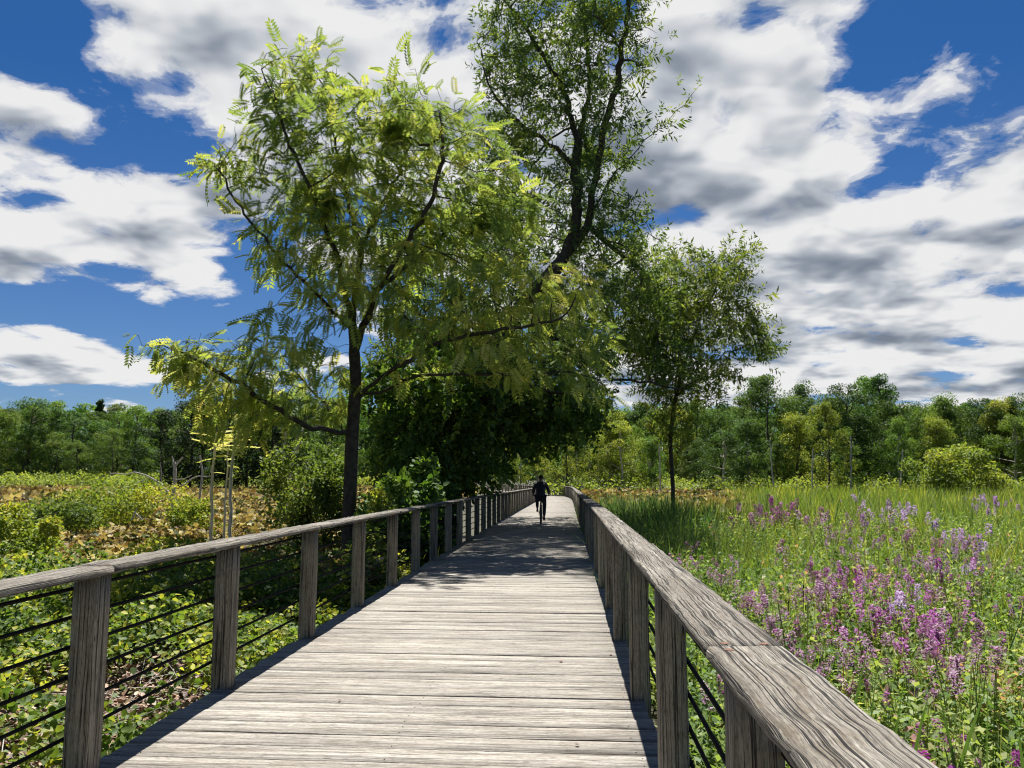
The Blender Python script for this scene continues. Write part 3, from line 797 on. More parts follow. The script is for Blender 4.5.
snag('fallen_branch', 'fallen bleached branch arching over the lotus leaves left of the forked dead tree', 40, [[(168, 492), (158, 482), (140, 473), (110, 474), .06, .02], [(150, 477), (138, 482), (128, 490), .03, .015]], 'branch', ground=False)
snag('fallen_branch', 'short bare fallen branch right of the forked dead tree', 38, [[(182, 486), (195, 476), (212, 476), .05, .015]], 'branch', ground=False)
snag('leaning_dead_tree', 'pale leaning dead trunk behind the light green bush, left one of the pair', 30, [[(280, 500), (284, 460), (285, 432), .06, .035], [(284, 460), (292, 470), .03, .02]], group=None)
snag('leaning_dead_tree', 'pale leaning dead trunk crossing behind the light green bush, right one of the pair', 31, [[(288, 500), (293, 455), (299, 430), .07, .04], [(291, 470), (300, 440), (304, 428), .05, .03]])
snag('driftwood', 'small bleached forked driftwood poking out of lotus leaves at far left', 24, [[(132, 520), (134, 512), (137, 508), .03, .015], [(134, 512), (140, 516), (143, 520), .025, .012]], 'driftwood', ground=False)
snag('dead_sapling_pole', 'slim pale pole standing far off left of the forked dead tree', 90, [[(161, 488), (161, 470), (161, 462), .06, .03]])

for (px, dx, top, Y, w) in [(774, -4, 440, 84, 'leaning pale trunk at the marsh edge, left of the tall right-hand trees'), (812, 1, 448, 85, 'straight pale dead trunk in front of the right-hand woods, middle of the row'), (851, 0, 436, 86, 'second straight pale dead trunk in front of the right-hand woods'),
        (577, 0, 450, 95, 'pale upright trunk behind the cyclist, leftmost of three'), (589, 0, 455, 95, 'pale upright trunk behind the cyclist, middle of three'), (598, 1, 447, 96, 'pale upright trunk behind the cyclist, rightmost of three'), (661, -2, 438, 80, 'pale slender trunk just left of the slim dark-trunked tree'), (900, 3, 450, 84, 'short pale stub trunk left of the yellow-green rounded shrub')]:
    snag('dead_tree', w, Y, [[(px, 492), (px+dx*.5, 470), (px+dx, top), .10, .05], [(px+dx*.7, top+14), (px+dx+3, top+6), .03, .015]], mat='dead')

def leafball(c, rx, ry, rz, n, size, T, seed=0, clumps=14, floor=None):
    """foliage gathered in clumps on an ellipsoid"""
    g = rng; cc = norm(g.normal(0, 1, (clumps, 3)))*(.35+.75*g.random((clumps, 1)))
    cc[:, 2] = np.abs(cc[:, 2])*.9 if floor is not None else cc[:, 2]
    k = g.integers(0, clumps, n); d = norm(g.normal(0, 1, (n, 3)))
    p = cc[k]+d*((.2+.25*g.random(clumps))[k][:, None]*(.45+.6*g.random((n, 1))))
    P = np.array(c)+p*np.array([rx, ry, rz])
    if floor is not None: P[:, 2] = np.maximum(P[:, 2], floor+g.random(n)*.3)
    dd = d*.6+g.normal(0, .6, (n, 3))
    base = g.random(clumps)[k]*.5+g.random(n)*.5
    return inst(T[0], T[1], P, frames(dd, norm(d+[0, 0, .7])+g.normal(0, .35, (n, 3))), size*(.6+.8*g.random(n)), base, .05)
DIA = t_diamond()
def shrub(px, py, Y, wpx, hpx, lab, mat='shrub', size=.12, n=3500, clumps=16, depth=None, T=BRL, group=None, name='shrub', stems=6):
    c = W(px, py, Y); k = Y/F; rx = wpx*k/2; rz = hpx*k/2
    root = empty(name, (c[0], c[1], GZ)); tag(root, lab, 'shrub', group)
    top = c[2]+rz; zc = GZ+(top-GZ)*.46; rz = (top-GZ)*.56
    V, Q, r = leafball((0, 0, zc-GZ), rx, depth or rx, rz, n, size, T, clumps=clumps)
    fc = V.reshape(-1, len(T[0]), 3).mean(1)+[c[0], c[1], 0]; ok = keep_off(fc[:, 0], fc[:, 1], .1)
    V = V.reshape(-1, len(T[0]), 3)[ok].reshape(-1, 3); r = r.reshape(-1, len(T[1]))[ok].ravel(); Q = Q[:len(r)]
    V[:, 2] = np.maximum(V[:, 2], .02)
    link('foliage', qmesh('foliage', V, Q, r, M[mat]), root)
    ch = []
    for j in range(stems):
        a = rng.random()*6.283; e = np.array([math.cos(a)*rx*.6, math.sin(a)*rx*.6, (zc-GZ)+rz*.3*rng.random()])
        ch.append((resample([(e[0]*.1, e[1]*.1, 0), e*.55+[0, 0, .1], e], .3), None))
    ch = [(P, np.linspace(.025, .008, len(P))) for P, _ in ch]
    link('stem', tubes_mesh('stem', ch, M['bark'], lambda r: 4), root)
shrub(316, 478, 21, 84, 76, 'light green bush beside the trunk of the yellow-green tree', 'broad', .085, 10500, 30)
shrub(120, 492, 30, 120, 26, 'yellow-green bushy shrub amid the lotus field, left of the forked dead tree', 'shrub', .085, 9500, 26)
shrub(195, 502, 28, 66, 18, 'low yellow-green shrub below the forked dead tree', 'shrub', .08, 6000, 18)
shrub(40, 503, 26, 110, 18, 'green shrub among lotus leaves at the far left', 'broad', .08, 8500, 22)
shrub(20, 520, 18, 90, 18, 'bright lime shrub at the left edge in front of the green one', 'shrub', .07, 8500, 20)
shrub(400, 505, 19, 70, 60, 'dark undergrowth bush behind the left handrail right of the feathery tree', 'shade', .14, 4500, 20)
shrub(432, 500, 21, 60, 40, 'dark bush filling the foot of the shaded tree by the handrail', 'shade', .14, 3500, 16)
shrub(960, 468, 75, 90, 38, 'bright yellow-green rounded shrub in front of the right-hand woods', 'f_light', .2, 11000, 26)
shrub(372, 530, 17.5, 56, 46, 'green bush under the feathery tree seen through the left railing', 'vine', .08, 5500, 20)

# ------------------------------------------------------------------ forest
def forest_proto(kind, seed, n=9500):
    """returns (trunk mesh, crown mesh) for a tree about 1 unit = 1 m, 16 m tall"""
    g = np.random.default_rng(seed); hgt = 16.
    tr = {'round': (4.5, .16), 'tall': (3.3, .14), 'wide': (5.4, .14), 'pine': (2.4, .2)}[kind]
    rx, c0 = tr
    chains = []; P = np.array([(0, 0, 0), (g.normal(0, .2), g.normal(0, .2), hgt*.35), (g.normal(0, .4), g.normal(0, .4), hgt*.7), (0, 0, hgt*.93)])
    P = resample(P, 1.2); chains.append((P, np.linspace(.24, .05, len(P))))
    parts = []; clumps = {'round': 48, 'tall': 44, 'wide': 54, 'pine': 30}[kind]
    for k in range(clumps):
        if kind == 'pine':
            f = (k+.5)/clumps; z = hgt*(.25+.75*f); rr = rx*(1-f)*(.8+.4*g.random())+.2; a = k*2.4
            c = np.array([math.cos(a)*rr*.6, math.sin(a)*rr*.6, z]); cr = .45+.9*(1-f); sq = .5
        else:
            f = g.random()**.75*(1.0 if g.random() < .9 else 1.07); z = hgt*(c0*.7+(1-c0*.7)*f); env = math.sin(math.pi*min(1, (.16+.84*f))**.8)**.6 if f < 1 else .2
            env = max(.25, math.sqrt(max(0, 1-((f-.42)/.62)**2)))
            a = g.random()*6.283; rr = rx*env*(.3+.75*g.random())
            c = np.array([math.cos(a)*rr, math.sin(a)*rr, min(z, hgt*1.0)]); cr = .7+.95*g.random()**1.3; sq = .85
        m = int(n/clumps*(.6+.8*g.random())); d = norm(g.normal(0, 1, (m, 3)))
        p = c+d*np.array([cr, cr, cr*sq])*(.6+.4*g.random((m, 1)))
        dd = d*.5+g.normal(0, .6, (m, 3)); nb = g.random()*.55
        parts.append(inst(DIA[0], DIA[1], p, frames(dd, d+[0, 0, .8]+g.normal(0, .4, (m, 3))), (.24)*(.6+.9*g.random(m)), nb+.45*g.random(m), .04))
        if k % 3 == 0:
            b = np.array([0, 0, max(hgt*.2, c[2]-1.2-1.5*g.random())]); mid = (b+c)/2+g.normal(0, .3, 3)
            Q = resample([b, mid, c], .8); chains.append((Q, np.linspace(.09, .02, len(Q))))
    return chains, parts
PROT = {}
for k, (kind, seed) in enumerate([('round', 1), ('round', 2), ('tall', 3), ('tall', 4), ('wide', 5), ('pine', 6), ('wide', 7), ('round', 8)]):
    ch, pa = forest_proto(kind, seed)
    V, Q, r = cat(pa)
    PROT[k] = (kind, ch, (V, Q, r), {}, {})
def fmesh(k, mat, bark):
    kind, ch, (V, Q, r), cm, tm = PROT[k]
    if mat not in cm: cm[mat] = qmesh('crown', V, Q, r, M[mat])
    if bark not in tm: tm[bark] = tubes_mesh('trunk', ch, M[bark], lambda r: 5 if r > .15 else 3)
    return tm[bark], cm[mat]
ORD = ['first', 'second', 'third', 'fourth', 'fifth', 'sixth', 'seventh', 'eighth', 'ninth', 'tenth', 'eleventh', 'twelfth', 'thirteenth', 'fourteenth', 'fifteenth', 'sixteenth', 'seventeenth', 'eighteenth', 'nineteenth', 'twentieth']
def ordinal(n):
    if n < 20: return ORD[n]
    t, u = divmod(n+1, 10); tn = {2: 'twent', 3: 'thirt', 4: 'fort', 5: 'fift'}[t]
    return tn+'ieth' if u == 0 else tn+'y-'+ORD[u-1]
ftrees = []
def ftree(px, top_py, Y, k, mat, bark='bark', zone='left', wid=1.):
    b = W(px, 477, Y); top = W(px, top_py, Y)[2]
    s = (top-GZ)/16.2
    ftrees.append((px, b[0], Y, s, k, mat, bark, zone, wid))
# left woods
g = np.random.default_rng(77)
for i, px in enumerate(np.linspace(-60, 470, 25)):
    top = np.interp(px, [-60, 0, 60, 110, 170, 215, 240, 300, 400, 470], [410, 408, 407, 413, 405, 393, 390, 396, 405, 420])+g.normal(0, 3)
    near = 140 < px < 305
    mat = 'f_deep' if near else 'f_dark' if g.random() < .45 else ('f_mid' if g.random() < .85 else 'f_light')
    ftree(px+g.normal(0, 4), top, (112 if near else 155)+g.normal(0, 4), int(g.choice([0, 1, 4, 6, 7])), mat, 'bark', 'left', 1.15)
for i, px in enumerate(np.linspace(-50, 420, 17)):      # second row peeking over
    ftree(px+g.normal(0, 6), 406+g.normal(0, 4) - (8 if i % 5 == 0 else 0), 178+g.normal(0, 4), 5 if i % 4 == 1 else int(g.choice([0, 1, 7, 3])), 'f_mid' if i % 4 != 1 else 'f_dark', 'bark', 'left rear')
# front low edge trees, left
for i, px in enumerate(np.linspace(-40, 400, 16)):
    ftree(px+g.normal(0, 6), 440+g.normal(0, 6), 145+g.normal(0, 3), int(g.choice([0, 1, 4, 6])), 'f_mid', 'bark', 'left front', 1.2)
# centre
for i, px in enumerate(np.linspace(480, 640, 9)):
    ftree(px+g.normal(0, 4), 432+g.normal(0, 8), 150+g.normal(0, 8), int(g.choice([2, 3, 0, 7])), 'f_light', 'palebark', 'centre')
# right
tops = [(590, 425), (612, 415), (632, 424), (655, 412), (676, 405), (700, 402), (722, 404), (742, 400), (757, 381), (772, 378), (790, 398), (806, 386), (822, 392), (838, 400), (852, 386), (868, 380), (884, 378), (900, 398), (915, 410), (930, 404), (948, 397), (965, 404), (985, 400), (1003, 402), (1020, 398), (1045, 396), (1070, 400)]
for i, (px, tp) in enumerate(tops):
    mat = ['f_mid', 'f_dark', 'f_dark', 'f_light', 'f_mid'][int(g.integers(0, 5))]
    ftree(px, tp, 108+g.normal(0, 5), int(g.choice([0, 2, 3, 7, 1])), mat, 'bark', 'right', .95)
for i, px in enumerate(np.linspace(560, 1060, 22)):
    ftree(px+g.normal(0, 9), 428+g.normal(0, 16), 94+g.normal(0, 4), int(g.choice([2, 3, 0, 7])), 'f_light' if g.random() < .3 else ('f_dark' if g.random() < .4 else 'f_mid'), 'palebark' if g.random() < .55 else 'bark', 'right front', .8+.5*g.random())
for i, px in enumerate(np.linspace(580, 1060, 16)):
    ftree(px+g.normal(0, 6), 406+g.normal(0, 5), 128+g.normal(0, 4), int(g.choice([0, 1, 7])), 'f_dark', 'bark', 'right rear', 1.1)
ZT = {'left': 'in main row of left woods', 'left rear': 'topping the back of left woods', 'left front': 'low at front of left woods', 'centre': 'in the gap behind the cyclist',
      'right': 'in main row of right woods', 'right front': 'at marsh edge of right woods', 'right rear': 'at back of right woods'}
AD = {'f_dark': 'dark green', 'f_deep': 'deep green', 'f_mid': 'mid green', 'f_light': 'yellow-green'}
KD = {'round': 'round-crowned', 'tall': 'tall narrow', 'wide': 'broad-crowned', 'pine': 'pointed conifer'}
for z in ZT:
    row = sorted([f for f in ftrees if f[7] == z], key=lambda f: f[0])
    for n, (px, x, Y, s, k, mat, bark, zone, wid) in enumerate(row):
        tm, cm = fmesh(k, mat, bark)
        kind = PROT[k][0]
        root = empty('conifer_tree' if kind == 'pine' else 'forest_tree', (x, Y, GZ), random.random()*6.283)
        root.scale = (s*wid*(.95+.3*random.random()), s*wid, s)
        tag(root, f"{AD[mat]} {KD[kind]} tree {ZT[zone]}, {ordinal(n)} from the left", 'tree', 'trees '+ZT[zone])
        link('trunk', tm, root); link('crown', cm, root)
# the mass of woods behind
parts = []
for i in range(110):
    if i < 55: px = -120+i*13; Y = 200+g.random()*25; tp = 414
    else: px = 540+(i-55)*11; Y = 145+g.random()*30; tp = 412
    s = (W(px, tp+g.normal(0, 3), Y)[2]-GZ)/15.6; b = W(px, 477, Y)
    V, Q, r = PROT[int(g.choice([0, 1, 4, 7]))][2]
    m = np.arange(len(Q)) % 3 == 0; q = Q[m]; v = V[q.ravel()]*s*[1.2, 1.2, 1]
    c = v.reshape(-1, 4, 3).mean(1, keepdims=True); v = ((v.reshape(-1, 4, 3)-c)*1.7+c).reshape(-1, 3)
    a = g.random()*6.283; ca, sa = math.cos(a), math.sin(a)
    v = np.stack([v[:, 0]*ca-v[:, 1]*sa+b[0], v[:, 0]*sa+v[:, 1]*ca+Y, v[:, 2]+GZ], 1)
    parts.append((v, np.arange(len(v)).reshape(-1, 4), r[m]))
V, Q, r = cat(parts)
o = link('woods', qmesh('woods', V, Q, r, M['f_mid'])); tag(o, 'distant mass of woodland behind the rows of trees', 'woods', kind='stuff')
# shrubby fringe before the woods
def fringe(name, x0, x1, yfun, n, h, size, mat, lab, catg, seed):
    g = np.random.default_rng(seed); xs = x0+(x1-x0)*g.random(n); cl = wav(xs, xs*0, 7, seed)
    y = yfun(xs)+g.normal(0, 3, n); hh = h*(.45+.8*wav(xs, y, 6, seed+1)); u = g.random(n)
    P = np.stack([xs, y, GZ+hh*np.sqrt(u)], 1)
    d = g.normal(0, .7, (n, 3)); d[:, 1] -= .2
    V, Q, r = inst(DIA[0], DIA[1], P, frames(d), size*(.6+.8*g.random(n)), np.clip(.3*g.random(n)+.7*wav(xs, y, 9, seed+3), 0, 1), .06)
    o = link(name, qmesh(name, V, Q, r, M[mat])); tag(o, lab, catg, kind='stuff')
fringe('undergrowth', -125, -10, lambda x: 137+0*x, 42000, 3.2, .36, 'f_light', 'band of light green low shrubs along the foot of the left-hand woods', 'undergrowth', 31)
fringe('undergrowth', 4, 85, lambda x: 90+0*x, 24000, 2.6, .28, 'f_light', 'low yellow-green scrub along the foot of the right-hand woods', 'undergrowth', 33)

fringe('undergrowth', -45, 70, lambda x: 178+0*x, 26000, 7., .6, 'f_mid', 'dark green thicket closing the gap behind the cyclist', 'undergrowth', 35)

# ------------------------------------------------------------------ marsh vegetation
def sample_area(n, y0, y1, x0f, x1f, power=1.):
    u = rng.random(n)**power; y = y0+(y1-y0)*u
    x = x0f(y)+(x1f(y)-x0f(y))*rng.random(n); return x, y

# lotus leaves, left field
def lotus(name, regs, lab, seed):
    parts = []
    for (n, y0, y1, fx0, fx1, size, zt, pw) in regs:
        x, y = sample_area(n, y0, y1, fx0, fx1, pw); m = keep_off(x, y, .6); x, y = x[m], y[m]
        z = zt+.32*(wav(x, y, 3.5, seed)-.5)+rng.normal(0, .07, len(x))
        m2 = (np.hypot((x-wp[0])/3.3, (y-wp[1])/2.5) > 1); x, y, z = x[m2], y[m2], z[m2]
        N = len(x); nrm = np.tile([0, -.15, 1.], (N, 1))+rng.normal(0, .8, (N, 3)); dd = np.cross(nrm, rng.normal(0, 1, (N, 3)))
        k = rng.integers(0, 4, N)
        rb = np.clip(rng.normal(.58, .27, N)+.7*(wav(x, y, 8, seed+9)-.5)-.35*(y < 15.5), 0, 1)
        for j in range(4):
            mm = k == j; T = t_disc([.15, .35, -.3, .6][j], j)
            parts.append(inst(T[0], T[1], np.stack([x, y, z], 1)[mm], frames(dd[mm], nrm[mm]), size*(.55+.8*rng.random(mm.sum())), rb[mm], .05))
    V, Q, r = cat(parts); o = link(name, qmesh(name, V, Q, r, M['lotus'])); tag(o, lab, 'lotus leaves', kind='stuff')
xl = lambda y: -.76*y-3
lotus('lotus_leaves', [(24000, 14.5, 30, xl, lambda y: -2.4-.02*y, .165, -.35, 1.), (24000, 30, 60, xl, lambda y: -4+0*y, .27, -.35, 1.), (15000, 60, 132, xl, lambda y: -5+0*y, .8, -.35, 1.)], 'field of curling tan and green lotus leaves left of the boardwalk', 51)
lotus('lotus_leaves', [(9000, 38, 90, lambda y: .455+.0705*y+1.2, lambda y: .285*y+1, .5, -.12, 1.)], 'strip of yellow lotus leaves beyond the dark reeds right of the boardwalk', 61)

# undergrowth at the left of the railing
def vines():
    parts = []
    n = 110000; x, y = sample_area(n, 1.2, 17, lambda y: -.78*y-2.5, lambda y: -2.45+.07*y-.15, .8)
    m = keep_off(x, y, .0); x, y = x[m], y[m]
    hum = wav(x, y, 2.6, 5); h = GZ+.15+1.15*hum+.15*wav(x, y, .7, 6)
    edge = np.clip((np.interp(y, CLp[:, 1], CLp[:, 0])-x-1.7)/1.4, 0, 1); h = GZ+(h-GZ)*(.25+.75*edge)
    bare = (wav(x, y, 2.2, 17) > .46) & (edge < .9) & (y < 9)
    bare |= np.hypot((x+4.5)/1.5, (y-8.3)/2.8) < .5+.5*wav(x, y, .9, 19)
    m = ~bare | (rng.random(len(x)) < .14)
    m &= (np.hypot((x-wp[0])/3.0, (y-wp[1])/2.2) > 1)
    x, y, h = x[m], y[m], h[m]; N = len(x)
    z = h-.5*rng.random(N)**1.5
    nrm = np.tile([0, -.1, 1.], (N, 1))+rng.normal(0, .75, (N, 3)); dd = np.cross(nrm, rng.normal(0, 1, (N, 3)))
    rb = np.clip(.72*rng.beta(2, 2.2, N)+.8*(wav(x, y, 1.8, 29)-.38), 0, .9+.1*(rng.random(N) < .1))
    V, Q, r = inst(BRL[0], BRL[1], np.stack([x, y, z], 1), frames(dd, nrm), .046*(.5+.9*rng.random(N))*(1+.05*y), rb, .03)
    o = link('vine_leaves', qmesh('vine_leaves', V, Q, r, M['vine'])); tag(o, 'green and yellow creeping leaves below the left railing', 'creeper', kind='stuff')
    n = 34000; x, y = sample_area(n, 1.2, 14, lambda y: -.7*y-2.2, lambda y: -2.3+.07*y, .8); m = keep_off(x, y, -.05); x, y = x[m], y[m]; N = len(x)
    nrm = np.tile([0, 0, 1.], (N, 1))+rng.normal(0, .35, (N, 3)); dd = np.cross(nrm, rng.normal(0, 1, (N, 3)))
    V, Q, r = inst(BRL[0], BRL[1], np.stack([x, y, GZ+.02+.10*rng.random(N)], 1), frames(dd, nrm), .07*(.5+rng.random(N)), rng.random(N), .03)
    o = link('leaf_litter', qmesh('leaf_litter', V, Q, r, M['litter'])); tag(o, 'brown dead leaves on the ground under the left railing', 'leaf litter', kind='stuff')
    # dead twigs
    ch = []
    for k in range(160):
        y = 2+9*random.random(); x = np.interp(y, CLp[:, 1], CLp[:, 0])-1.9-2.2*random.random()
        a = random.random()*6.28; L = .4+.7*random.random(); e = np.array([math.cos(a)*L, math.sin(a)*L, .12+.35*random.random()])
        p = np.array([x, y, GZ+.03]); ch.append((np.array([p, p+e*.5+[0, 0, .05], p+e]), [.006, .005, .002]))
    o = link('dead_twigs', tubes_mesh('dead_twigs', ch, M['dead'], lambda r: 4)); tag(o, 'thin dead twigs lying in the undergrowth by the left railing', 'twigs', kind='stuff')
vines()
# grass tufts and tall weeds amid left field near trunk
def ztop(y): return np.interp(y, [2, 5, 10, 16, 25, 45, 90], [-.12, .0, .28, .5, .72, .92, 1.05])
BL_T = [t_blade(.15), t_blade(.5), t_blade(1.0), t_blade(1.6)]
def grass(name, x, y, top, hvar, w, mat, lab, catg, probs=(.3, .35, .2, .15), rb=None, segs=3):
    N = len(x); parts = []; k = rng.choice(4, N, p=probs)
    hh = (top-GZ)*(1-hvar*rng.random(N)**1.5); w = np.broadcast_to(w, (N,))*(.6+.8*rng.random(N))
    S = np.stack([hh, w, hh], 1); Rm = zrot(N)
    lean = norm(np.stack([rng.normal(0, .3, N), rng.normal(0, .3, N), np.ones(N)], 1)); Rm = Rm.copy(); Rm[:, :, 2] = lean
    rr = rng.random(N) if rb is None else rb
    for j in range(4):
        m = k == j
        parts.append(inst(BL_T[j][0], BL_T[j][1], np.stack([x, y, np.full(N, GZ)], 1)[m], Rm[m], S[m], rr[m], .03))
    V, Q, r = cat(parts); o = link(name, qmesh(name, V, Q, r, M[mat])); tag(o, lab, catg, kind='stuff')
# right marsh grass
def right_x(y): return np.interp(y, CLp[:, 1], CLp[:, 0])+2.0
xs, ys, ws = [], [], []
for (n, y0, y1, w) in [(6500, 2, 8, .010), (40000, 8, 20, .015), (36000, 20, 40, .026), (22000, 40, 66, .05), (14000, 66, 92, .09)]:
    x, y = sample_area(n, y0, y1, right_x, lambda y: .74*y+3, .8)
    ok = ~((y > 36) & (x < .28*y)) & (x > right_x(y)+.25*rng.random(n))
    dens = .5*wav(x, y, 3.1, 44)+.5*wav(x, y, .8, 144); ok &= rng.random(n) < np.clip((dens-.32)*3.6, .06, 1)
    xs.append(x[ok]); ys.append(y[ok]); ws.append(np.full(ok.sum(), w))
x = np.concatenate(xs); y = np.concatenate(ys); w = np.concatenate(ws)
top = ztop(y)+.05+.45*(wav(x, y, 4.2, 45)-.5)+.6*(wav(x, y, 1.3, 46)-.5)-.25*(x < .2*y)*(y > 12)*(y < 36)
rb = np.clip(.5*rng.random(len(x))+.6*(wav(x, y, 5.5, 47)-.25)+.55*(wav(x, y, .9, 147)-.45), 0, 1)*.92+.08*(rng.random(len(x)) < .05)
grass('marsh_grass', x, y, top, .55, w, 'grass', 'yellow-green marsh grass spreading right of the boardwalk to the woods', 'grass', rb=rb)
# taller reed clumps through the marsh
x, y = sample_area(8000, 4.5, 45, right_x, lambda y: .74*y+3, .75)
cl = wav(x, y, 3.4, 141); m = (cl > .52) & ~((y > 36) & (x < .28*y)) & (x > right_x(y)+.2); x, y = x[m], y[m]
grass('reeds', x, y, ztop(y)+.16+.5*wav(x, y, 1.7, 142), .35, .013+.001*y, 'cattail', 'tall broad-bladed reeds rising through the marsh grass right of the boardwalk', 'reeds', (.35, .35, .2, .1))
# dark sedge by the right rail
x, y = sample_area(13000, 9, 36, right_x, lambda y: .115*y+3.3, 1.)
cl = wav(x, y, 2.4, 48); m = (rng.random(len(x)) < cl*1.3) & (x < .235*y+.4); x, y = x[m], y[m]
grass('sedge', x, y, ztop(y)+.1+.5*(wav(x, y, 2.0, 49)-.5)+.35*(y > 20)*(x > 4), .5, .036, 'sedge', 'dark drooping sedge blades beside the right handrail', 'sedge', (.1, .3, .35, .25))
# left: grass in the lotus field edge and by trunk
x, y = sample_area(3800, 13, 24, lambda y: -.42*y-1, lambda y: -2.9+.05*y, 1.); m = wav(x, y, 2.3, 71) > .45; x, y = x[m], y[m]
grass('tall_weeds', x, y, np.full(len(x), -.05)+.4*(wav(x, y, 1.3, 73)-.5), .5, .02, 'grass', 'grassy weeds around the foot of the feathery tree', 'weeds')
x, y = sample_area(20000, 100, 132, lambda y: -.76*y, lambda y: -5+0*y, 1.)
grass('reeds', x, y, np.full(len(x), .35), .5, .09, 'grass', 'thin line of pale reeds at the back of the lotus field', 'reeds')

# leafy forbs: small opposite leaves on stems
def t_forb(seed, n=26, L=.105, w=.02):
    g = np.random.default_rng(seed); V = []; Q = []
    for k in range(n):
        f = .25+.75*(k//2)/(n/2); a = (k//2)*1.57+(k % 2)*math.pi+g.normal(0, .2); LL = L*(1.25-.6*f)*(.8+.4*g.random())
        d = np.array([math.cos(a), math.sin(a), .2+1.1*g.random()]); d /= np.linalg.norm(d); s = np.array([-math.sin(a), math.cos(a), g.normal(0, .5)]); s /= np.linalg.norm(s); b = np.array([.04*math.sin(f*3+seed), .04*math.cos(f*2+seed), f])
        i = len(V); V.extend([b, b+d*LL*.45+s*w, b+d*LL-[0, 0, .012], b+d*LL*.45-s*w]); Q.append((i, i+1, i+2, i+3))
    for k in range(3):
        z0, z1 = k/3, (k+1)/3; i = len(V)
        V.extend([(-.002, .04*k/3, z0), (.003, .04*k/3, z0), (.003, .04*(k+1)/3, z1), (-.002, .04*(k+1)/3, z1)]); Q.append((i, i+1, i+2, i+3))
    return np.array(V), np.array(Q)
def forbs():
    parts = []
    for (n, y0, y1, sc_) in [(3200, 1.6, 8, .95), (2600, 8, 14, 1.0), (900, 14, 24, 1.2)]:
        x, y = sample_area(n, y0, y1, right_x, lambda y: .74*y+2.5, .8)
        m = (x > right_x(y)) & (rng.random(n) < .35+1.2*wav(x, y, 2.2, 83)); x, y = x[m], y[m]; N = len(x)
        h = (ztop(y)+.02-GZ+.55*(wav(x, y, 1.5, 82)-.5))*(.7+.3*rng.random(N)); k = rng.integers(0, 4, N)
        Rm = zrot(N); Rm[:, :, 2] = norm(np.stack([rng.normal(0, .15, N), rng.normal(0, .15, N), np.ones(N)], 1))
        rb = np.clip(.45*rng.random(N)+.8*(wav(x, y, 2.5, 84)-.2), 0, 1)
        S = np.stack([np.full(N, sc_*1.1), np.full(N, sc_*1.1), h], 1)
        for j in range(4):
            T = t_forb(j, 26); m = k == j
            parts.append(inst(T[0], T[1], np.stack([x, y, np.full(N, GZ)], 1)[m], Rm[m], S[m], rb[m], .12))
    V, Q, r = cat(parts); o = link('leafy_weeds', qmesh('leafy_weeds', V, Q, r, M['forb'])); tag(o, 'dense small-leaved green weeds between the flowers beside the right handrail', 'weeds', kind='stuff')
forbs()

# purple loosestrife plants
def spike_mesh(mat, seed, hgt=.26, n=95):
    g = np.random.default_rng(seed); f = g.random(n)**.85; rad = (.022*(1-f)**.6+.005)*(.5+.7*g.random(n)); a = g.random(n)*6.283
    P = np.stack([np.cos(a)*rad, np.sin(a)*rad, f*hgt], 1); d = np.stack([np.cos(a), np.sin(a), .5+g.normal(0, .4, n)], 1)
    V, Q, r = inst(DIA[0], DIA[1], P, frames(d), .024*(.7+.6*g.random(n)), g.random(n)); return qmesh('flower_spike', V, Q, r, M[mat])
SPK = {m: [spike_mesh(m, 3+k, .2+.05*k) for k in range(3)] for m in ('magenta', 'mauve', 'lilac')}
LSV = []
for v in range(4):
    g2 = np.random.default_rng(90+v); stems = []; parts = []; tips = []
    for k in range(6):
        a = g2.random()*6.283; ln = .10+.25*g2.random(); h = 1.0*(.82+.18*g2.random()); b = np.array([math.cos(a)*.04, math.sin(a)*.04, 0]); e = np.array([math.cos(a)*ln, math.sin(a)*ln, h])
        P = resample([b, (b+e)/2+g2.normal(0, .02, 3), e], .2); stems.append((P, np.linspace(.005, .003, len(P)))); tips.append((e, norm(e-b)))
        T = t_forb(10+v*7+k, 30, .10, .016); V = T[0].copy(); V[:, 2] *= h*.95; V[:, :2] += (b+(e-b)*V[:, 2:3]/h)[:, :2]
        parts.append((V, T[1], np.clip(g2.random(len(T[1]))*.6+.3, 0, 1)))
    pv = [tube(P, r, 3) for P, r in stems]; parts += [(V, Q, np.full(len(Q), .9)) for V, Q in pv]
    V, Q, r = cat(parts); LSV.append((qmesh('stems', V, Q, r, M['forb']), tips))
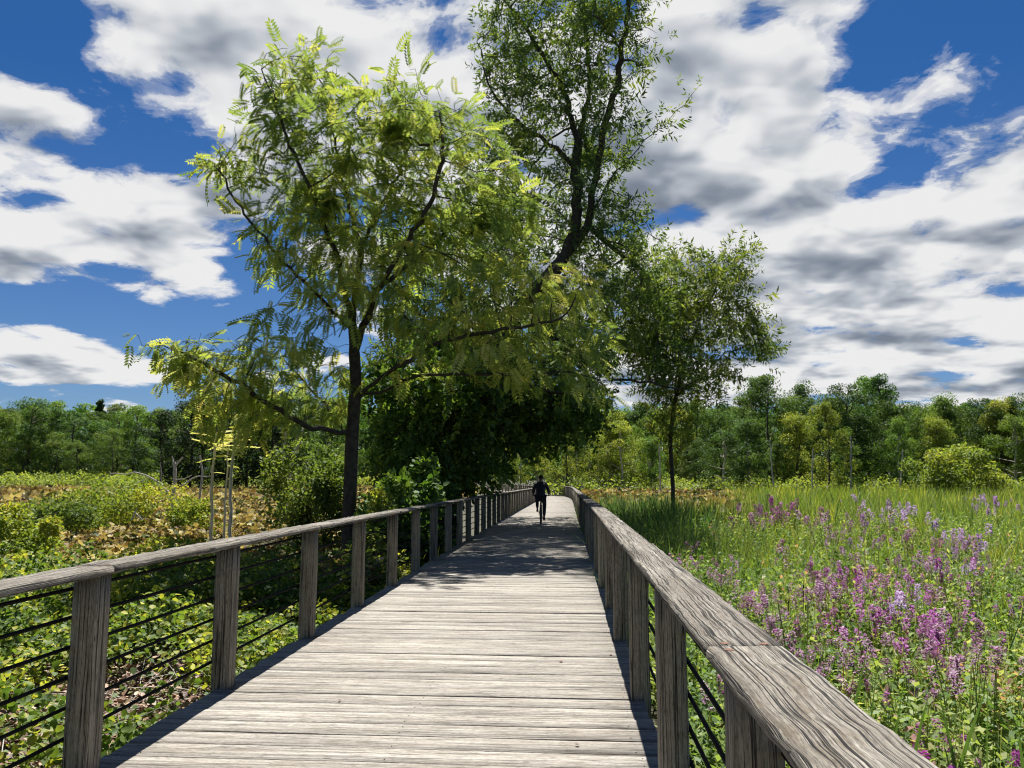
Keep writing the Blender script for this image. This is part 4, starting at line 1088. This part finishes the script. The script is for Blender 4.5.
CLUS = [  # px, py, rx, ry, n, colour, top z, phrase
    (745, 596, 22, 14, 10, 'mauve', .36, 'close beyond the right handrail halfway along'),
    (812, 580, 28, 16, 14, 'mauve', .36, 'beside the dark cattail heads'),
    (865, 572, 30, 12, 8, 'magenta', .40, 'in the vivid clump at mid marsh'),
    (888, 600, 18, 18, 7, 'magenta', .34, 'low in the vivid clump at mid marsh'),
    (900, 575, 26, 26, 12, 'mauve', .36, 'around the vivid clump at mid marsh'),
    (992, 600, 30, 18, 9, 'magenta', .34, 'near the right edge of the picture'),
    (975, 635, 40, 28, 14, 'mauve', .30, 'in front of the vivid ones near the right picture edge'),
    (962, 535, 24, 16, 14, 'lilac', .62, 'in the lilac patch farther back at right'),
    (930, 550, 60, 14, 16, 'mauve', .5, 'in the broad band behind the vivid clump'),
    (776, 504, 12, 3, 8, 'magenta', .80, 'in the small bright patch near the slim tree'),
    (775, 510, 26, 7, 12, 'mauve', .75, 'around the small bright patch near the slim tree'),
    (868, 510, 30, 8, 14, 'lilac', .8, 'far out in the middle of the marsh'),
    (855, 525, 40, 14, 14, 'mauve', .7, 'between the far patch and the vivid clump'),
    (1000, 500, 24, 7, 10, 'lilac', .8, 'far out at the right edge of the marsh'),
    (765, 640, 18, 16, 8, 'mauve', .2, 'just beyond the handrail joint with rusty screws'),
    (820, 655, 30, 24, 8, 'mauve', .22, 'among the leafy weeds right of the handrail'),
    (862, 635, 22, 14, 6, 'magenta', .25, 'among the leafy weeds, as single bright spikes'),
    (880, 705, 20, 10, 3, 'magenta', .12, 'right against the handrail in the foreground'),
    (985, 735, 22, 22, 6, 'magenta', .12, 'at the lower right corner of the picture'),
    (970, 760, 24, 12, 4, 'mauve', .08, 'at the lower right corner below the bright ones'),
    (700, 555, 26, 10, 8, 'mauve', .42, 'at the edge of the dark sedge'),
]
CN = {'magenta': 'vivid magenta', 'mauve': 'dusty pink', 'lilac': 'pale lilac'}
for (px, py, rx, ry, n, colr, zt, ph) in CLUS:
    for k in range(max(3, round(n*.72))):
        p = atz(px+random.gauss(0, rx*.6), py+random.gauss(0, ry*.6), zt+random.gauss(0, .04))
        if random.random() < .25: p = atz(px+random.gauss(0, rx*1.6), py+random.gauss(0, ry*1.3), zt)
        if p[0] < right_x(p[1])+.25: p[0] = right_x(p[1])+.25+.2*random.random()
        v = random.randrange(4); me, tips = LSV[v]; hz = zt-GZ
        root = empty('loosestrife_plant', (p[0], p[1], GZ), random.random()*6.28)
        sc1 = hz+random.gauss(-.03, .13); root.scale = (1.25, 1.25, sc1); root.rotation_euler[0] = random.gauss(0, .09); root.rotation_euler[1] = random.gauss(0, .09)
        tag(root, f'{CN[colr]} loosestrife {ph}', 'flower', f'{CN[colr]} loosestrife {ph}')
        link('stems', me, root)
        far = p[1] > 14
        for j, (e, d) in enumerate(tips):
            if j % 2 and far: continue
            o = link('flower_spike', SPK[colr][j % 3], root); o.location = tuple(e*.985); fs = (1.3 if far else .75)*(.5+.8*random.random())
            o.scale = (fs, fs, fs*.8/sc1*(1.0)); o.rotation_euler = (random.gauss(0, .28), random.gauss(0, .28), random.random()*6)

# cattails close to the right rail
def cattail(px, py, ztip, blades, lab, head=False, hgt=None, w=.019, spread=.25):
    if not head and py > 600: ztip += .28
    p = atz(px, py, ztip); p[0] = max(p[0], right_x(p[1])+.12)
    root = empty('cattail_plant', (p[0], p[1], GZ)); tag(root, lab, 'cattail', 'cattails beside the right handrail')
    for k in range(blades):
        h = (ztip-GZ)*(1-.12*k/blades-.05*random.random()); a = random.random()*6.28; L = spread*(random.random()*.8-.4)
        n = 9; f = np.linspace(0, 1, n)
        bx = (random.random()-.5)*.12; by = (random.random()-.5)*.12
        lx = random.gauss(.10, .16)*h; ly = random.gauss(0, .06)*h
        C = np.stack([bx+lx*f**1.7, by+ly*f**1.7, h*f], 1); ww = w*(1-f**3.5)+.0006
        side = np.array([math.cos(a*.15), math.sin(a*.15), 0]); dn = np.array([0, .35, 0])
        V = []; Q = []
        for i in range(n):
            V += [C[i]-side*ww[i], C[i]+dn*ww[i]*.8, C[i]+side*ww[i]]
            if i: j = 3*(i-1); Q += [(j, j+1, j+4, j+3), (j+1, j+2, j+5, j+4)]
        link('blade', qmesh('blade', np.array(V), np.array(Q), np.full(len(Q), random.random()), M['cattail']), root)
    if head:
        h = (ztip-GZ); V, Q = tube([(0, 0, 0), (.01, 0, h*.5), (.02, 0, h)], [.006, .005, .003], 5); link('stem', qmesh('stem', V, Q, None, M['stem'], None, True), root)
        V, Q = tube([(.012, 0, h*.70), (.0125, 0, h*.71), (.013, 0, h*.8), (.0155, 0, h*.9), (.016, 0, h*.915)], [.003, .014, .015, .013, .003], 8); link('seed_head', qmesh('seed_head', V, Q, None, M['seed'], None, True), root)
for a in [(842, 655, .25, 2, 'tall cattail blade left of the foreground group, beyond the handrail'), (866, 655, .22, 1, 'single slim cattail blade second in the foreground group'), (885, 678, .2, 1, 'pale single cattail blade in the middle of the foreground group'),
          (922, 668, .22, 1, 'upright broad cattail blade right of the pale one'), (968, 662, .26, 2, 'leaning dark green cattail blades near the lower right corner'), (1008, 700, .2, 2, 'cattail blades at the right border of the foreground'),
          (818, 640, .26, 1, 'thin cattail blade behind the handrail, leftmost in the foreground group'), (998, 520, .62, 5, 'clump of tall cattail blades at mid distance on the right edge')]:
    cattail(*a)
cattail(809, 553, .42, 2, 'dark brown cattail head standing among pink flowers, taller of the pair', True)
cattail(802, 575, .38, 2, 'dark brown cattail head standing among pink flowers, shorter of the pair', True)
cattail(787, 590, .34, 1, 'dark brown cattail head left of the pair among pink flowers', True)

# dry leaves dropped on the planks
for (px, py) in [(563, 662), (548, 586), (612, 655), (340, 700), (604, 600), (575, 745)]:
    p = atz(px, py, .006); T = t_broadleaf(); V = T[0]*(.025+.02*random.random()); V[:, 2] = np.abs(V[:, 1])*.7+.001
    o = link('fallen_leaf', qmesh('fallen_leaf', V, T[1], [random.random()*.8]*2, M['litter'])); o.location = tuple(p); o.rotation_euler[2] = random.random()*6.28
    tag(o, 'small curled brown fallen leaf lying on the grey deck planks', 'leaf', 'fallen leaves on the deck')

# ------------------------------------------------------------------ cyclist
def cyclist():
    s = s_of_y(27.6); p, t, r = cframe(s)
    c = atz(541, 523.5, p[2]); 
    rz = math.atan2(-t[0], t[1])
    bike = empty('bicycle', (c[0], c[1], p[2]), rz); tag(bike, 'dark bicycle ridden away along the shaded boardwalk', 'bicycle')
    blk = simple_mat('black_paint', (.02, .02, .022), .4, .2, .3); rub = simple_mat('rubber', (.015, .015, .015), .85); met = simple_mat('bike_metal', (.35, .35, .36), .35, .9)
    WR = .34; wb = .52
    def torus(R_, r_, n=36, m=8, x=0.):
        V = []; Q = []
        for i in range(n):
            a = 2*math.pi*i/n
            for j in range(m):
                b = 2*math.pi*j/m; rr = R_+r_*math.cos(b); V.append((x+r_*math.sin(b), rr*math.cos(a), rr*math.sin(a)))
        for i in range(n):
            for j in range(m): Q.append((i*m+j, i*m+(j+1) % m, ((i+1) % n)*m+(j+1) % m, ((i+1) % n)*m+j))
        return np.array(V), np.array(Q)
    for y in (-wb, wb):
        V, Q = torus(WR-.02, .02); w = link('wheel', qmesh('wheel', V, Q, None, rub, None, True), bike); w.location = (0, y, WR)
        V, Q = torus(WR-.045, .010); link('rim', qmesh('rim', V, Q, None, met, None, True), w)
        ch = [(np.array([(.02*(-1)**k, 0, 0), (0, (WR-.05)*math.cos(k*math.pi/10), (WR-.05)*math.sin(k*math.pi/10))]), [.0018, .0018]) for k in range(20)]
        link('spokes', tubes_mesh('spokes', ch, met, lambda r: 4), w)
    seat = (0, -.22, .92); bb = (0, -.05, .29); head = (0, .38, .86); ra = (0, -wb, WR); fa = (0, wb, WR)
    def T(pts, rr): return (np.array(pts, float), [rr]*len(pts))
    ch = [T([bb, seat], .016), T([bb, (0, .40, .72)], .02), T([(0, -.19, .80), head], .018), T([head, (0, .42, .66)], .02)]
    for sx in (-.05, .05): ch += [T([(sx, -wb, WR), (sx*.3, -.05, .29)], .010), T([(sx, -wb, WR), (sx*.3, -.19, .80)], .009)]
    link('frame', tubes_mesh('frame', ch, blk, lambda r: 8), bike)
    link('fork', tubes_mesh('fork', [T([(sx, wb, WR), (sx, .44, .64), (0, .42, .68)], .011) for sx in (-.05, .05)], blk, lambda r: 8), bike)
    link('handlebar', tubes_mesh('handlebar', [T([(0, .38, .86), (0, .36, .98)], .014), T([(-.30, .28, 1.02), (-.14, .36, .99), (.14, .36, .99), (.30, .28, 1.02)], .013)], blk, lambda r: 8), bike)
    b = Boards(); b.board((0, -.36, .94), (0, -.22, .945), (0, 0, 1), .15, .05, .02); b.board((0, -.22, .945), (0, -.08, .94), (0, 0, 1), .06, .04, .015); link('saddle', b.mesh('saddle', [rub]), bike)
    V, Q = torus(.085, .006, 24, 6, .05); cr = link('crankset', qmesh('crankset', V, Q, None, met, None, True), bike); cr.location = bb
    link('crank_arm', tubes_mesh('crank_arm', [T([(.07, 0, 0), (.08, .0, -.165)], .01)], met, lambda r: 6), cr); link('crank_arm', tubes_mesh('crank_arm', [T([(-.07, 0, 0), (-.08, .0, .165)], .01)], met, lambda r: 6), cr)
    for x, z in ((.13, -.165), (-.13, .165)):
        b = Boards(); b.board((x-.045, 0, z), (x+.045, 0, z), (0, 0, 1), .08, .02, .004); link('pedal', b.mesh('pedal', [rub]), cr)
    # rider
    man = empty('person', (c[0], c[1], p[2]), rz); tag(man, 'cyclist in dark jacket and trousers seen from behind riding along the shaded boardwalk', 'person')
    skin = simple_mat('skin', (.38, .22, .15), .6); jac = simple_mat('dark_jacket', (.04, .038, .045), .85, 0, .4, 30); tro = simple_mat('dark_trousers', (.035, .037, .05), .9, 0, .3, 30); shoe = simple_mat('shoe', (.02, .02, .02), .7); hair = simple_mat('dark_hair', (.012, .009, .007), .6); red = simple_mat('rust_red_panel', (.12, .03, .015), .9)
    def skinned(name, pts, edges, rad, mat, root_i=0, parent=man, lv=2):
        me = bpy.data.meshes.new(name); me.from_pydata(pts, edges, []); me.update(); ob = link(name, me, parent)
        me.materials.append(mat)
        sm = ob.modifiers.new('Skin', 'SKIN'); 
        if not me.skin_vertices: 
            bpy.context.view_layer.objects.active = ob
            ob.select_set(True)
            me.attributes  # skin layer is created with the modifier
        for i, rr in enumerate(rad):
            me.skin_vertices[0].data[i].radius = rr if isinstance(rr, tuple) else (rr, rr)
            me.skin_vertices[0].data[i].use_root = (i == root_i)
        sb = ob.modifiers.new('Sub', 'SUBSURF'); sb.levels = lv; sb.render_levels = lv; sm.use_smooth_shade = True
        return ob
    hip = (0, -.24, .98); 
    # right foot low, left foot high
    kr = (.13, .10, .70); ar = (.12, -.06, .23); kl = (-.15, .20, .93); al = (-.13, -.04, .53)
    tr_ = [(-.0, -.24, 1.0), (0, -.18, 1.16), (0, -.08, 1.34), (0, -.02, 1.48), (0, .02, 1.56), (0, .05, 1.66), (0, .055, 1.74)]
    pts = tr_+[(.09, -.20, .97), kr, ar, (.12, .08, .14), (-.09, -.20, .97), kl, al, (-.13, .10, .49),
               (.17, -.03, 1.44), (.27, .12, 1.22), (.29, .27, 1.06), (-.17, -.03, 1.44), (-.27, .12, 1.22), (-.29, .27, 1.06), (.292, .335, 1.035), (-.292, .335, 1.035)]
    ed = [(0, 1), (1, 2), (2, 3), (3, 4), (4, 5), (5, 6), (0, 7), (7, 8), (8, 9), (9, 10), (0, 11), (11, 12), (12, 13), (13, 14), (3, 15), (15, 16), (16, 17), (3, 18), (18, 19), (19, 20), (17, 21), (20, 22)]
    rad = [(.15, .11), (.13, .10), (.15, .11), (.12, .09), .055, (.075, .09), (.06, .075), .085, .06, .04, .035, .085, .06, .04, .035, .06, .045, .03, .06, .045, .03, .025, .025]
    skinned('body', pts, ed, rad, skin)
    # jacket over torso and arms
    jp = [(0, -.25, .93), (0, -.20, 1.12), (0, -.09, 1.33), (0, -.03, 1.46), (0, .0, 1.53), (.17, -.03, 1.45), (.28, .11, 1.23), (.292, .25, 1.075), (-.17, -.03, 1.45), (-.28, .11, 1.23), (-.292, .25, 1.075)]
    je = [(0, 1), (1, 2), (2, 3), (3, 4), (3, 5), (5, 6), (6, 7), (3, 8), (8, 9), (9, 10)]
    skinned('jacket', jp, je, [(.19, .15), (.175, .14), (.19, .145), (.15, .12), .075, .085, .065, .045, .085, .065, .045], jac)
    tp = [(0, -.24, .98), (.10, -.19, .95), kr, (.12, -.05, .27), (-.10, -.19, .95), kl, (-.13, -.04, .57)]
    skinned('trousers', tp, [(0, 1), (1, 2), (2, 3), (0, 4), (4, 5), (5, 6)], [(.17, .14), .11, .08, .055, .11, .08, .055], tro)
    for x, y, z in ((.125, -.06, .17), (-.13, -.04, .47)):
        skinned('shoe', [(x, y-.04, z), (x, y+.06, z-.01), (x, y+.17, z-.02)], [(0, 1), (1, 2)], [.05, .045, .035], shoe)
    skinned('hair', [(0, .02, 1.60), (0, .015, 1.70), (0, .035, 1.79)], [(0, 1), (1, 2)], [(.06, .05), (.105, .10), (.07, .085)], hair)
    # face details (turned away from the camera)
    for sx in (-.08, .08): skinned('ear', [(sx, .05, 1.67), (sx*1.08, .045, 1.70)], [(0, 1)], [.014, .018], skin)
    skinned('nose', [(0, .14, 1.69), (0, .165, 1.66)], [(0, 1)], [.012, .017], skin)
    for sx in (-.03, .03): skinned('eye', [(sx, .135, 1.705), (sx, .14, 1.707)], [(0, 1)], [.011, .011], simple_mat('eye_white', (.7, .7, .68), .3))
    skinned('mouth', [(-.02, .138, 1.625), (.02, .138, 1.625)], [(0, 1)], [.008, .008], red)
    for sx in (-1, 1):          # hands: palm joined to body, fingers curl over the bar
        for k in range(4):
            x = sx*(.262+.02*k); skinned('finger', [(x, .315, 1.055), (x, .345, 1.045), (x, .35, 1.02), (x, .33, 1.005)], [(0, 1), (1, 2), (2, 3)], [.010, .0095, .009, .008], skin)
        skinned('thumb', [(sx*.255, .30, 1.035), (sx*.245, .32, 1.02), (sx*.25, .34, 1.005)], [(0, 1), (1, 2)], [.011, .010, .009], skin)
try:
    cyclist()
except Exception as ex:
    import traceback; traceback.print_exc()

# ------------------------------------------------------------------ render settings
cy = sc.cycles
cy.pixel_filter_type = 'BLACKMAN_HARRIS'; sc.cycles.filter_width = 1.15; cy.max_bounces = 6; cy.diffuse_bounces = 4; cy.glossy_bounces = 2; cy.transmission_bounces = 3; cy.transparent_max_bounces = 4
cy.sample_clamp_indirect = 6; cy.caustics_reflective = False; cy.caustics_refractive = False
